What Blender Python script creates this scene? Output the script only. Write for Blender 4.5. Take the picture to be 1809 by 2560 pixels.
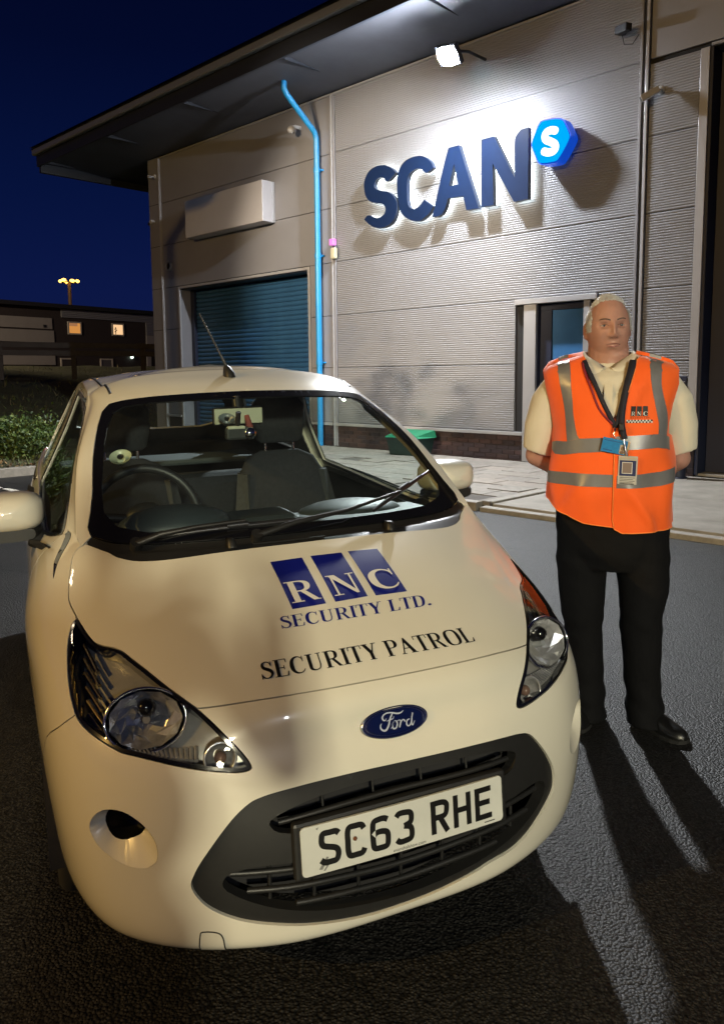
import bpy, bmesh, math, random
import numpy as np
from mathutils import Vector, Matrix
from mathutils.geometry import delaunay_2d_cdt
random.seed(7); rng = np.random.default_rng(7)
for o in list(bpy.data.objects): bpy.data.objects.remove(o, do_unlink=True)
scene = bpy.context.scene; COL = scene.collection
PI = math.pi; rad = math.radians

# ---------------------------------------------------------------- camera
EYE = 1.44
cam_d = bpy.data.cameras.new('camera'); cam = bpy.data.objects.new('camera', cam_d); COL.objects.link(cam)
_p, _r = rad(6.58), rad(-0.48)
_right = Vector((1, 0, 0)); _fwd = Vector((0, math.cos(_p), -math.sin(_p))); _up = Vector((0, math.sin(_p), math.cos(_p)))
_rx = _right*math.cos(_r) + _up*math.sin(_r); _ux = -_right*math.sin(_r) + _up*math.cos(_r)
_m = Matrix.Identity(4)
for i in range(3):
    _m[i][0] = _rx[i]; _m[i][1] = _ux[i]; _m[i][2] = -_fwd[i]
_m[2][3] = EYE
cam.matrix_world = _m
cam_d.sensor_fit = 'VERTICAL'; cam_d.sensor_height = 36.0; cam_d.lens = 36*1964/2560
cam_d.shift_y = -(1280-1166)/2560
cam_d.clip_start = 0.05; cam_d.clip_end = 900
scene.camera = cam

# ---------------------------------------------------------------- sky (dusk, deep blue) and exposure
world = bpy.data.worlds.new('World'); scene.world = world; world.use_nodes = True
nt = world.node_tree; nt.nodes.clear()
tc = nt.nodes.new('ShaderNodeTexCoord'); sx = nt.nodes.new('ShaderNodeSeparateXYZ'); ramp = nt.nodes.new('ShaderNodeValToRGB')
bg = nt.nodes.new('ShaderNodeBackground'); wo = nt.nodes.new('ShaderNodeOutputWorld')
nt.links.new(tc.outputs['Generated'], sx.inputs[0]); nt.links.new(sx.outputs['Z'], ramp.inputs[0])
nt.links.new(ramp.outputs[0], bg.inputs[0]); nt.links.new(bg.outputs[0], wo.inputs[0])
e = ramp.color_ramp.elements
e[0].position = 0.0; e[0].color = (0.0050, 0.0100, 0.052, 1)
e[1].position = 0.55; e[1].color = (0.0006, 0.0016, 0.012, 1)
k = ramp.color_ramp.elements.new(0.10); k.color = (0.0036, 0.0085, 0.058, 1)
k = ramp.color_ramp.elements.new(0.22); k.color = (0.0018, 0.0060, 0.042, 1)
k = ramp.color_ramp.elements.new(0.36); k.color = (0.0009, 0.0030, 0.022, 1)
bg.inputs[1].default_value = 1.0
scene.view_settings.view_transform = 'Standard'; scene.view_settings.look = 'None'
scene.view_settings.exposure = 0.0; scene.view_settings.gamma = 1.0
scene.render.engine = 'CYCLES'
cy = scene.cycles
cy.use_denoising = True; cy.max_bounces = 8; cy.transparent_max_bounces = 16; cy.glossy_bounces = 4; cy.diffuse_bounces = 3
cy.sample_clamp_indirect = 6.0; cy.caustics_reflective = False; cy.caustics_refractive = False
# strength of every lamp, the added fill included, kept together so that they can be balanced
POWER = dict(flood=5200.0, key=5300.0, fill=1500.0, amber=6500.0, bank=16000.0, pole=15000.0, mast=60.0, halo=9.0, logo=1.0)

# ---------------------------------------------------------------- helpers
def link(o, parent=None):
    COL.objects.link(o)
    if parent is not None: o.parent = parent
    return o
def tag(o, label=None, cat=None, group=None, kind=None):
    if label: o['label'] = label
    if cat: o['category'] = cat
    if group: o['group'] = group
    if kind: o['kind'] = kind
    return o
def thing(name, label, cat, loc=(0, 0, 0), rotz=0.0, group=None):
    o = bpy.data.objects.new(name, None); link(o); o.location = loc; o.rotation_euler = (0, 0, rotz)
    o.empty_display_size = 0.1
    return tag(o, label, cat, group)

MATS = {}
def mat(name, base=(.5, .5, .5), rough=.5, metal=0.0, coat=0.0, spec=.5, noise=None, bump=None, emit=None, estr=0.0, nrough=0.0, sheen=0.0, coord='Object', bump2=None, subs=0.0):
    """principled material; noise=(scale, amount) varies the colour, bump=(scale, strength, distance) the relief"""
    if name in MATS: return MATS[name]
    m = bpy.data.materials.new(name); m.use_nodes = True; MATS[name] = m
    t = m.node_tree; b = t.nodes['Principled BSDF']
    b.inputs['Base Color'].default_value = (*base, 1); b.inputs['Roughness'].default_value = rough
    b.inputs['Metallic'].default_value = metal; b.inputs['Coat Weight'].default_value = coat; b.inputs['Coat Roughness'].default_value = .03
    b.inputs['Specular IOR Level'].default_value = spec; b.inputs['Sheen Weight'].default_value = sheen
    if subs: b.inputs['Subsurface Weight'].default_value = subs; b.inputs['Subsurface Radius'].default_value = (.012, .004, .002)
    if emit: b.inputs['Emission Color'].default_value = (*emit, 1); b.inputs['Emission Strength'].default_value = estr
    c = t.nodes.new('ShaderNodeTexCoord')
    if noise:
        n = t.nodes.new('ShaderNodeTexNoise'); n.inputs['Scale'].default_value = noise[0]; n.inputs['Detail'].default_value = 6; n.inputs['Roughness'].default_value = .65
        t.links.new(c.outputs[coord], n.inputs['Vector'])
        mr = t.nodes.new('ShaderNodeMapRange'); mr.inputs[3].default_value = 1-noise[1]; mr.inputs[4].default_value = 1+noise[1]
        mr.inputs[1].default_value = .25; mr.inputs[2].default_value = .75
        t.links.new(n.outputs['Fac'], mr.inputs[0])
        vm = t.nodes.new('ShaderNodeVectorMath'); vm.operation = 'SCALE'; vm.inputs[0].default_value = base
        t.links.new(mr.outputs[0], vm.inputs['Scale']); t.links.new(vm.outputs[0], b.inputs['Base Color'])
        if nrough:
            m2 = t.nodes.new('ShaderNodeMapRange'); m2.inputs[3].default_value = rough-nrough; m2.inputs[4].default_value = rough+nrough
            t.links.new(n.outputs['Fac'], m2.inputs[0]); t.links.new(m2.outputs[0], b.inputs['Roughness'])
    prev = None
    for bb in (bump, bump2):
        if not bb: continue
        n = t.nodes.new('ShaderNodeTexNoise'); n.inputs['Scale'].default_value = bb[0]; n.inputs['Detail'].default_value = 4
        t.links.new(c.outputs[coord], n.inputs['Vector'])
        bn = t.nodes.new('ShaderNodeBump'); bn.inputs['Strength'].default_value = bb[1]; bn.inputs['Distance'].default_value = bb[2]
        t.links.new(n.outputs['Fac'], bn.inputs['Height'])
        if prev: t.links.new(prev.outputs[0], bn.inputs['Normal'])
        t.links.new(bn.outputs[0], b.inputs['Normal']); prev = bn
    return m
def glass_mat(name, tint=(.8, .9, .85), refl=1.0, rough=.0, haze=.0):
    """thin pane: see-through with a fresnel reflection"""
    if name in MATS: return MATS[name]
    m = bpy.data.materials.new(name); m.use_nodes = True; MATS[name] = m
    t = m.node_tree; t.nodes.clear()
    out = t.nodes.new('ShaderNodeOutputMaterial'); mix = t.nodes.new('ShaderNodeMixShader')
    tr = t.nodes.new('ShaderNodeBsdfTransparent'); tr.inputs[0].default_value = (*tint, 1)
    gl = t.nodes.new('ShaderNodeBsdfGlossy'); gl.inputs['Roughness'].default_value = rough
    fr = t.nodes.new('ShaderNodeFresnel'); ge = t.nodes.new('ShaderNodeNewGeometry'); io = t.nodes.new('ShaderNodeMapRange'); io.inputs[3].default_value = 1.5; io.inputs[4].default_value = 1/1.5; t.links.new(ge.outputs['Backfacing'], io.inputs[0]); t.links.new(io.outputs[0], fr.inputs[0])
    mu = t.nodes.new('ShaderNodeMath'); mu.operation = 'MULTIPLY'; mu.inputs[1].default_value = refl
    t.links.new(fr.outputs[0], mu.inputs[0]); t.links.new(mu.outputs[0], mix.inputs[0])
    # bluish diffuse haze painted in for light scattered on the glass
    df = t.nodes.new('ShaderNodeBsdfDiffuse'); df.inputs[0].default_value = (.55, .62, .66, 1); m2 = t.nodes.new('ShaderNodeMixShader')
    nz = t.nodes.new('ShaderNodeTexNoise'); nz.inputs['Scale'].default_value = 7; nz.inputs['Detail'].default_value = 8; tcx = t.nodes.new('ShaderNodeTexCoord'); t.links.new(tcx.outputs['Object'], nz.inputs['Vector'])
    mr = t.nodes.new('ShaderNodeMapRange'); mr.inputs[1].default_value = .3; mr.inputs[2].default_value = .8; mr.inputs[3].default_value = haze*.4; mr.inputs[4].default_value = haze*1.6; t.links.new(nz.outputs['Fac'], mr.inputs[0]); t.links.new(mr.outputs[0], m2.inputs[0])
    t.links.new(tr.outputs[0], m2.inputs[1]); t.links.new(df.outputs[0], m2.inputs[2])
    t.links.new(m2.outputs[0], mix.inputs[1]); t.links.new(gl.outputs[0], mix.inputs[2]); t.links.new(mix.outputs[0], out.inputs[0])
    return m
def emis(name, col, strength):
    if name in MATS: return MATS[name]
    m = bpy.data.materials.new(name); m.use_nodes = True; MATS[name] = m
    t = m.node_tree; t.nodes.clear()
    out = t.nodes.new('ShaderNodeOutputMaterial'); em = t.nodes.new('ShaderNodeEmission')
    em.inputs[0].default_value = (*col, 1); em.inputs[1].default_value = strength
    t.links.new(em.outputs[0], out.inputs[0]); return m

class MB:
    """collects shapes; build() links them as one mesh object"""
    def __init__(s): s.v = []; s.f = []; s.sm = []; s.mi = []; s.cur = 0
    def add(s, vs, fs, smooth=False):
        b = len(s.v); s.v += [tuple(map(float, p)) for p in vs]
        for f in fs: s.f.append([i+b for i in f]); s.sm.append(smooth); s.mi.append(s.cur)
        return s
    def box(s, a, b, M=None):
        (x0, y0, z0), (x1, y1, z1) = a, b
        P = [(x0,y0,z0),(x1,y0,z0),(x1,y1,z0),(x0,y1,z0),(x0,y0,z1),(x1,y0,z1),(x1,y1,z1),(x0,y1,z1)]
        if M is not None: P = [M @ Vector(p) for p in P]
        return s.add(P, [(0,3,2,1),(4,5,6,7),(0,1,5,4),(1,2,6,5),(2,3,7,6),(3,0,4,7)])
    def bbox(s, a, b, r=.01, M=None):
        """box with chamfered edges"""
        bm = bmesh.new(); bmesh.ops.create_cube(bm, size=1)
        c = [(a[i]+b[i])/2 for i in range(3)]; d = [abs(b[i]-a[i]) for i in range(3)]
        for v in bm.verts: v.co = Vector((c[i]+v.co[i]*d[i] for i in range(3)))
        bmesh.ops.bevel(bm, geom=bm.edges[:], offset=min(r, min(d)*.45), segments=2, affect='EDGES', profile=.5)
        return s.bm(bm, M)
    def bm(s, bm, M=None, smooth=False):
        bm.verts.index_update()
        P = [(M @ v.co if M is not None else v.co) for v in bm.verts]
        s.add(P, [[v.index for v in f.verts] for f in bm.faces], smooth); bm.free(); return s
    def tube(s, pts, r, n=10, caps=True, smooth=True, closed=False):
        pts = [Vector(p) for p in pts]; rs = r if hasattr(r, '__len__') else [r]*len(pts)
        up = Vector((0, 0, 1)); vs = []; L = len(pts); prev = None
        for i, p in enumerate(pts):
            if closed: t = pts[(i+1) % L]-pts[i-1]
            else: t = pts[min(i+1, L-1)]-pts[max(i-1, 0)]
            t.normalize()
            a = prev if prev is not None else (up if abs(t.z) < .9 else Vector((1, 0, 0)))
            x = t.cross(a).normalized(); a = x.cross(t).normalized(); prev = a
            for k in range(n):
                w = 2*PI*k/n; vs.append(p+x*math.cos(w)*rs[i]+a*math.sin(w)*rs[i])
        fs = []
        R = L if closed else L-1
        for i in range(R):
            for k in range(n):
                a0, a1 = i*n+k, i*n+(k+1) % n; b0, b1 = ((i+1) % L)*n+k, ((i+1) % L)*n+(k+1) % n
                fs.append((a0, a1, b1, b0))
        s.add(vs, fs, smooth)
        if caps and not closed: s.add(vs[:n], [tuple(range(n))[::-1]]); s.add(vs[-n:], [tuple(range(n))])
        return s
    def loft(s, rings, caps=True, smooth=True):
        n = len(rings[0]); vs = [p for r in rings for p in r]; fs = []
        for i in range(len(rings)-1):
            for k in range(n): fs.append((i*n+k, i*n+(k+1) % n, (i+1)*n+(k+1) % n, (i+1)*n+k))
        s.add(vs, fs, smooth)
        if caps: s.add(rings[0], [tuple(range(n))[::-1]]); s.add(rings[-1], [tuple(range(n))])
        return s
    def lathe(s, prof, n=24, axis='Z', c=(0, 0, 0), smooth=True, caps=False):
        rings = []
        for r, h in prof:
            R = []
            for k in range(n):
                w = 2*PI*k/n; a, b = r*math.cos(w), r*math.sin(w)
                p = {'Z': (a, b, h), 'Y': (a, h, -b), 'X': (h, a, b)}[axis]
                R.append((p[0]+c[0], p[1]+c[1], p[2]+c[2]))
            rings.append(R)
        return s.loft(rings, caps, smooth)
    def ell(s, c, r, M=None, seg=16, smooth=True):
        bm = bmesh.new(); bmesh.ops.create_uvsphere(bm, u_segments=seg, v_segments=max(6, seg//2), radius=1)
        for v in bm.verts:
            q = Vector((v.co.x*r[0], v.co.y*r[1], v.co.z*r[2])); v.co = (M @ q if M is not None else q)+Vector(c)
        return s.bm(bm, smooth=smooth)
    def build(s, name, m=None, parent=None, data=None):
        me = bpy.data.meshes.new(name); me.from_pydata(s.v, [], s.f); me.update()
        for ma in (m if isinstance(m, (list, tuple)) else [m]):
            if ma is not None: me.materials.append(ma)
        me.polygons.foreach_set('use_smooth', s.sm); me.polygons.foreach_set('material_index', s.mi)
        o = bpy.data.objects.new(name, me); return link(o, parent)
def quick(name, m, parent, fn, *a, **k):
    b = MB(); getattr(b, fn)(*a, **k); return b.build(name, m, parent)
def dup(src, parent=None, name=None):
    c = src.copy(); link(c, parent); return c
def dup_tree(root):
    r = root.copy(); link(r)
    for ch in list(root.children):
        c = dup(ch, r)
        for g in ch.children: dup(g, c)
    return r
def catmull(pts, sub=4, closed=False):
    P = np.array(pts, float); n = len(P); out = []
    rngs = range(n if closed else n-1)
    for i in rngs:
        p0 = P[(i-1) % n] if (closed or i > 0) else 2*P[0]-P[1]; p1 = P[i]; p2 = P[(i+1) % n]
        p3 = P[(i+2) % n] if (closed or i+2 < n) else 2*P[-1]-P[-2]
        for k in range(sub):
            t = k/sub
            out.append(.5*((2*p1)+(-p0+p2)*t+(2*p0-5*p1+4*p2-p3)*t*t+(-p0+3*p1-3*p2+p3)*t**3))
    if not closed: out.append(P[-1])
    return np.array(out)
def in_poly(P, poly):
    P = np.asarray(P, float); poly = np.asarray(poly, float); x, y = P[:, 0], P[:, 1]; c = np.zeros(len(P), bool)
    a = poly; b = np.roll(poly, -1, 0)
    for (x0, y0), (x1, y1) in zip(a, b):
        if y0 == y1: continue
        c ^= ((y0 > y) != (y1 > y)) & (x < (x1-x0)*(y-y0)/(y1-y0)+x0)
    return c
def cdt(loops, inside, outside=(), extra=None, eps=1e-6):
    """triangulate the area inside any polygon of `inside` and outside all of `outside`"""
    V = []; E = []
    for L in list(inside)+list(outside)+list(loops):
        b = len(V); n = len(L); V += [Vector((float(p[0]), float(p[1]))) for p in L]; E += [(b+i, b+(i+1) % n) for i in range(n)]
    if extra is not None: V += [Vector((float(p[0]), float(p[1]))) for p in extra]
    r = delaunay_2d_cdt(V, E, [], 0, eps)
    vs = np.array([(v.x, v.y) for v in r[0]]); fs = np.array([f for f in r[2] if len(f) == 3], int)
    c = vs[fs].mean(1); keep = np.zeros(len(fs), bool)
    for L in inside: keep |= in_poly(c, L)
    for L in outside: keep &= ~in_poly(c, L)
    a = vs[fs]; ar = (a[:, 1, 0]-a[:, 0, 0])*(a[:, 2, 1]-a[:, 0, 1])-(a[:, 1, 1]-a[:, 0, 1])*(a[:, 2, 0]-a[:, 0, 0])
    fs = np.where((ar < 0)[:, None], fs[:, ::-1], fs); keep &= np.abs(ar) > 1e-12
    return vs, fs[keep]
def boundary_edges(fs):
    d = {}
    for f in fs:
        for i in range(3):
            a, b = int(f[i]), int(f[(i+1) % 3])
            if (b, a) in d: del d[(b, a)]
            else: d[(a, b)] = 1
    return list(d)
def extrude2d(name, polys, holes, fmap, depth_front, depth_back, m, parent, side_m=None):
    """polygons of a plane (ccw front) made solid; fmap(x, y, d) gives 3-D points, d growing to the viewer"""
    vs, fs = cdt([], polys, holes); be = boundary_edges(fs); n = len(vs)
    b = MB(); P = [fmap(x, y, depth_front) for x, y in vs]; Q = [fmap(x, y, depth_back) for x, y in vs]
    b.add(P, [tuple(f) for f in fs]); 
    if depth_back is not None and depth_back != depth_front:
        b.add(Q, [tuple(f[::-1]) for f in fs]); b.cur = 1 if side_m else 0
        b.add(P+Q, [(a+n, c+n, c, a) for a, c in be])
    return b.build(name, [m, side_m] if side_m else m, parent)
def stroke(pts, w, sub=5, closed=False, smooth=True):
    """outline polygons of a pen stroke; w is a width or one per point"""
    P = np.array(pts, float); W = np.array(w if hasattr(w, '__len__') else [w]*len(P), float)
    if smooth and len(P) > 2:
        PW = catmull(np.column_stack([P, W]), sub, closed); P, W = PW[:, :2], PW[:, 2]
    n = len(P); polys = []
    T = np.gradient(P, axis=0) if not closed else (np.roll(P, -1, 0)-np.roll(P, 1, 0))
    T /= np.maximum(np.linalg.norm(T, axis=1), 1e-9)[:, None]; Nn = np.column_stack([-T[:, 1], T[:, 0]])
    A = P+Nn*W[:, None]/2; B = P-Nn*W[:, None]/2
    if closed: return [A], [B]
    return np.concatenate([A, B[::-1]])
# measured shapes: body-surface (u,v) outlines, wall-plane (s,z) outlines
LAMP = [[2.877, 7.318], [2.785, 7.179], [2.686, 7.019], [2.6, 6.907], [2.507, 6.869], [2.391, 6.855], [2.28, 6.803], [2.187, 6.695], [2.025, 6.507], [1.851, 6.292], [1.691, 6.094], [1.579, 5.939], [1.445, 5.647], [1.301, 5.231], [1.205, 4.903], [1.161, 4.684], [1.16, 4.596], [1.202, 4.558], [1.279, 4.572], [1.493, 4.696], [1.695, 4.823], [1.907, 4.938], [2.11, 5.006], [2.251, 5.035], [2.377, 5.115], [2.539, 5.224], [2.688, 5.349], [2.774, 5.481], [2.86, 5.778], [2.915, 6.074], [2.95, 6.434], [2.96, 6.8], [2.947, 7.07], [2.925, 7.216]]
FRONT = [[0.0, 6.075], [0.35, 6.08], [0.75, 6.075], [1.1, 6.04], [1.43, 5.97]]
SIDE = [[2.907, 7.374], [2.99, 7.49], [3.088, 7.644], [3.142, 7.813], [3.233, 8.139], [3.386, 8.477], [3.487, 8.693], [3.403, 9.008], [2.919, 9.734]]
GR = [[-1.613, 2.773], [-1.595, 2.902], [-1.544, 3.093], [-1.469, 3.301], [-1.379, 3.522], [-1.276, 3.737], [-1.169, 3.898], [-1.096, 3.955], [-0.984, 3.999], [-0.796, 4.036], [-0.609, 4.054], [-0.325, 4.055], [0.016, 4.032], [0.655, 4.006], [0.939, 3.982], [1.116, 3.954], [1.211, 3.904], [1.278, 3.799], [1.38, 3.558], [1.469, 3.313], [1.532, 3.074], [1.549, 2.879], [1.536, 2.72], [1.469, 2.583], [1.326, 2.383], [1.177, 2.186], [0.982, 2.022], [0.747, 1.939], [0.606, 1.824], [0.181, 1.568], [-0.241, 1.53], [-0.629, 1.72], [-0.997, 1.976], [-1.268, 2.183], [-1.475, 2.414], [-1.575, 2.609]]
FOG = [[2.563, 3.52], [2.495, 3.744], [2.359, 3.887], [2.194, 3.898], [2.039, 3.766], [1.929, 3.589], [1.868, 3.378], [1.868, 3.164], [1.945, 3.044], [2.055, 3.015], [2.193, 3.054], [2.344, 3.157], [2.483, 3.299]]
FOGH = [[2.499, 3.549], [2.448, 3.763], [2.316, 3.891], [2.155, 3.862], [2.029, 3.719], [2.008, 3.596], [2.051, 3.448], [2.147, 3.352], [2.272, 3.284], [2.408, 3.328]]
BON = [[-2.889, 9.76], [-2.659, 9.638], [-2.452, 9.076], [-2.218, 8.865], [-1.997, 8.778], [-1.755, 8.774], [-0.917, 8.97], [-0.207, 9.007], [0.417, 8.932], [0.781, 8.859], [1.493, 8.813], [2.065, 8.801], [2.46, 9.03], [2.86, 9.716]]
COWLTOP = [[-2.726, 9.883], [-2.365, 9.79], [-1.871, 9.835], [-0.895, 9.902], [-0.135, 9.961], [0.895, 9.909], [1.782, 9.929], [2.56, 9.998]]
DEC = {"R": [[-0.54329, 7.29861], [0.31671, 0.0349], [-0.01127, 1.16944], [0.00546, 0.00143], [-0.00626, -0.00276], [-0.00107, -0.00026], [0.00411, -0.00087]], "N": [[-0.15299, 7.33538], [0.32859, 0.02595], [-0.00758, 1.17573], [0.00072, -0.02345], [0.01286, -0.00883], [0.00094, 0.00073], [-0.01335, 0.00047]], "C": [[0.23984, 7.33948], [0.32325, -0.01928], [-0.01111, 1.17545], [-0.00298, -0.01927], [-0.00698, -0.00514], [-0.00023, 0.00158], [0.00457, 0.00029]], "L": [[-0.68436, 6.98676], [1.31241, 0.08798], [0.01016, 0.21915], [0.01755, 0.01307], [0.01304, -0.07868], [0.00357, -0.01305], [0.01575, -0.00631]], "P": [[-0.98245, 6.32253], [1.97815, 0.16851], [0.01366, 0.22628], [-0.02138, -0.01908], [-0.32588, -0.17273], [-0.00784, 0.0217], [0.27458, -0.00141]]}
BADGE = [-0.009, 5.126]
TOW = [[1.609, 1.472], [1.581, 1.916], [1.555, 2.01], [1.453, 1.978], [1.415, 1.827], [1.417, 1.447]]
JET = [[-0.86, 9.868], [0.873, 9.572]]
SCAN = {"S": [[-2.73, 4.873], [-2.919, 4.759], [-3.022, 4.839], [-3.145, 4.848], [-3.227, 4.787], [-3.217, 4.698], [-3.094, 4.635], [-2.92, 4.587], [-2.783, 4.491], [-2.709, 4.357], [-2.733, 4.188], [-2.837, 4.055], [-3.028, 4.001], [-3.223, 4.027], [-3.367, 4.102], [-3.487, 4.201], [-3.384, 4.262], [-3.258, 4.209], [-3.115, 4.181], [-3.009, 4.228], [-2.974, 4.31], [-3.025, 4.393], [-3.149, 4.432], [-3.327, 4.482], [-3.446, 4.597], [-3.488, 4.756], [-3.468, 4.879], [-3.358, 5.011], [-3.179, 5.06], [-2.986, 5.042], [-2.832, 4.964]], "C": [[-1.904, 4.799], [-1.982, 4.925], [-2.124, 5.023], [-2.251, 5.052], [-2.43, 5.046], [-2.578, 4.99], [-2.673, 4.862], [-2.704, 4.698], [-2.681, 4.377], [-2.615, 4.196], [-2.481, 4.079], [-2.317, 4.012], [-2.171, 4.007], [-1.996, 4.093], [-1.908, 4.191], [-2.107, 4.324], [-2.203, 4.243], [-2.317, 4.212], [-2.415, 4.251], [-2.464, 4.343], [-2.48, 4.563], [-2.463, 4.729], [-2.397, 4.813], [-2.267, 4.849], [-2.155, 4.817], [-2.06, 4.748]], "A": [[-1.393, 5.05], [-1.6, 5.047], [-1.719, 4.714], [-1.927, 4.024], [-1.808, 4.019], [-1.716, 4.053], [-1.65, 4.148], [-1.611, 4.269], [-1.299, 4.254], [-1.239, 4.029], [-0.995, 4.022]], "A_": [[-1.485, 4.786], [-1.403, 4.453], [-1.582, 4.456]], "N": [[-0.959, 5.044], [-0.723, 5.045], [-0.34, 4.369], [-0.348, 4.871], [-0.319, 4.971], [-0.243, 5.039], [-0.116, 5.043], [-0.105, 4.025], [-0.35, 4.02], [-0.745, 4.652], [-0.717, 4.029], [-0.948, 4.03]]}
HEX = [[0.439, 5.005], [0.522, 4.967], [0.575, 4.876], [0.631, 4.755], [0.621, 4.688], [0.55, 4.573], [0.475, 4.477], [0.428, 4.445], [0.309, 4.444], [0.2, 4.458], [0.151, 4.488], [0.094, 4.601], [0.048, 4.703], [0.042, 4.766], [0.094, 4.889], [0.153, 4.998], [0.213, 5.026], [0.321, 5.022]]
HEXS = [[0.412, 4.857], [0.348, 4.875], [0.276, 4.864], [0.246, 4.816], [0.271, 4.76], [0.339, 4.722], [0.407, 4.676], [0.424, 4.624], [0.39, 4.584], [0.306, 4.58], [0.241, 4.607]]
GRID = [[[0.0, 0.14, 0.15], [0.0, 0.03, 0.168], [0.0, 0.012, 0.24], [0.0, 0.01, 0.39], [0.0, 0.03, 0.54], [0.0, 0.062, 0.63], [0.0, 0.085, 0.72], [0.0, 0.25, 0.83], [0.0, 0.4, 0.91], [0.0, 0.55, 0.975], [0.0, 0.615, 0.997], [0.0, 0.9, 1.2], [0.0, 1.195, 1.392], [0.0, 1.42, 1.46], [0.0, 1.486, 1.471], [0.0, 1.585, 1.482], [0.0, 1.75, 1.49]], [[0.3, 0.16, 0.15], [0.3, 0.05, 0.17], [0.31, 0.025, 0.24], [0.31, 0.02, 0.39], [0.31, 0.04, 0.54], [0.3, 0.066, 0.63], [0.295, 0.105, 0.72], [0.29, 0.27, 0.83], [0.285, 0.42, 0.91], [0.28, 0.57, 0.975], [0.28, 0.64, 1.0], [0.27, 0.92, 1.2], [0.25, 1.215, 1.388], [0.24, 1.42, 1.453], [0.192, 1.486, 1.466], [0.12, 1.585, 1.481], [0.0, 1.75, 1.49]], [[0.532, 0.26, 0.15], [0.552, 0.17, 0.172], [0.571, 0.135, 0.24], [0.581, 0.125, 0.39], [0.571, 0.125, 0.53], [0.552, 0.145, 0.63], [0.532, 0.215, 0.725], [0.512, 0.35, 0.82], [0.492, 0.49, 0.9], [0.473, 0.63, 0.97], [0.473, 0.695, 1.0], [0.453, 0.98, 1.205], [0.414, 1.27, 1.378], [0.394, 1.43, 1.435], [0.315, 1.494, 1.455], [0.197, 1.59, 1.476], [0.0, 1.75, 1.49]], [[0.659, 0.46, 0.15], [0.678, 0.37, 0.175], [0.707, 0.345, 0.25], [0.723, 0.325, 0.39], [0.729, 0.33, 0.53], [0.722, 0.355, 0.64], [0.703, 0.42, 0.735], [0.68, 0.53, 0.82], [0.645, 0.63, 0.9], [0.61, 0.7, 0.97], [0.615, 0.775, 1.018], [0.58, 1.03, 1.2], [0.5, 1.31, 1.357], [0.48, 1.45, 1.41], [0.384, 1.51, 1.439], [0.24, 1.6, 1.47], [0.0, 1.75, 1.49]], [[0.688, 0.8, 0.15], [0.721, 0.79, 0.18], [0.744, 0.77, 0.27], [0.758, 0.75, 0.41], [0.769, 0.75, 0.54], [0.773, 0.77, 0.65], [0.774, 0.8, 0.76], [0.748, 0.83, 0.85], [0.701, 0.85, 0.93], [0.639, 0.83, 1.0], [0.629, 0.87, 1.035], [0.591, 1.11, 1.2], [0.519, 1.38, 1.35], [0.5, 1.5, 1.395], [0.4, 1.56, 1.43], [0.25, 1.65, 1.468], [0.0, 1.8, 1.492]], [[0.699, 1.3, 0.15], [0.722, 1.3, 0.19], [0.736, 1.3, 0.27], [0.745, 1.3, 0.41], [0.754, 1.3, 0.54], [0.76, 1.3, 0.65], [0.758, 1.3, 0.76], [0.749, 1.28, 0.84], [0.735, 1.25, 0.9], [0.707, 1.22, 0.95], [0.689, 1.21, 0.965], [0.594, 1.32, 1.19], [0.52, 1.5, 1.37], [0.498, 1.6, 1.412], [0.399, 1.67, 1.438], [0.249, 1.775, 1.465], [0.0, 1.95, 1.483]], [[0.688, 2.0, 0.15], [0.71, 2.0, 0.19], [0.724, 2.0, 0.27], [0.733, 2.0, 0.41], [0.742, 2.0, 0.54], [0.748, 2.0, 0.65], [0.748, 2.0, 0.76], [0.739, 2.0, 0.85], [0.723, 2.0, 0.93], [0.689, 2.0, 0.99], [0.672, 2.0, 1.01], [0.574, 1.98, 1.22], [0.502, 1.96, 1.4], [0.484, 1.95, 1.437], [0.387, 1.98, 1.454], [0.242, 2.025, 1.472], [0.0, 2.1, 1.483]], [[0.673, 2.85, 0.18], [0.695, 2.85, 0.22], [0.708, 2.85, 0.29], [0.721, 2.85, 0.41], [0.73, 2.85, 0.54], [0.733, 2.85, 0.65], [0.726, 2.85, 0.76], [0.715, 2.85, 0.85], [0.691, 2.85, 0.94], [0.657, 2.86, 1.03], [0.629, 2.86, 1.05], [0.531, 2.82, 1.24], [0.468, 2.72, 1.39], [0.432, 2.6, 1.422], [0.346, 2.56, 1.439], [0.216, 2.5, 1.456], [0.0, 2.4, 1.468]], [[0.558, 3.4, 0.25], [0.576, 3.44, 0.28], [0.603, 3.47, 0.34], [0.63, 3.48, 0.44], [0.63, 3.48, 0.55], [0.621, 3.48, 0.65], [0.612, 3.47, 0.75], [0.603, 3.45, 0.85], [0.585, 3.42, 0.95], [0.539, 3.38, 1.05], [0.518, 3.36, 1.07], [0.451, 3.22, 1.25], [0.395, 3.06, 1.375], [0.352, 2.9, 1.41], [0.282, 2.85, 1.432], [0.176, 2.775, 1.455], [0.0, 2.65, 1.47]], [[0.0, 3.5, 0.25], [0.0, 3.55, 0.28], [0.0, 3.59, 0.34], [0.0, 3.61, 0.44], [0.0, 3.61, 0.55], [0.0, 3.605, 0.65], [0.0, 3.59, 0.75], [0.0, 3.57, 0.85], [0.0, 3.53, 0.95], [0.0, 3.48, 1.05], [0.0, 3.46, 1.07], [0.0, 3.31, 1.25], [0.0, 3.15, 1.38], [0.0, 2.95, 1.425], [0.0, 2.9, 1.439], [0.0, 2.825, 1.455], [0.0, 2.7, 1.465]]]
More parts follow.
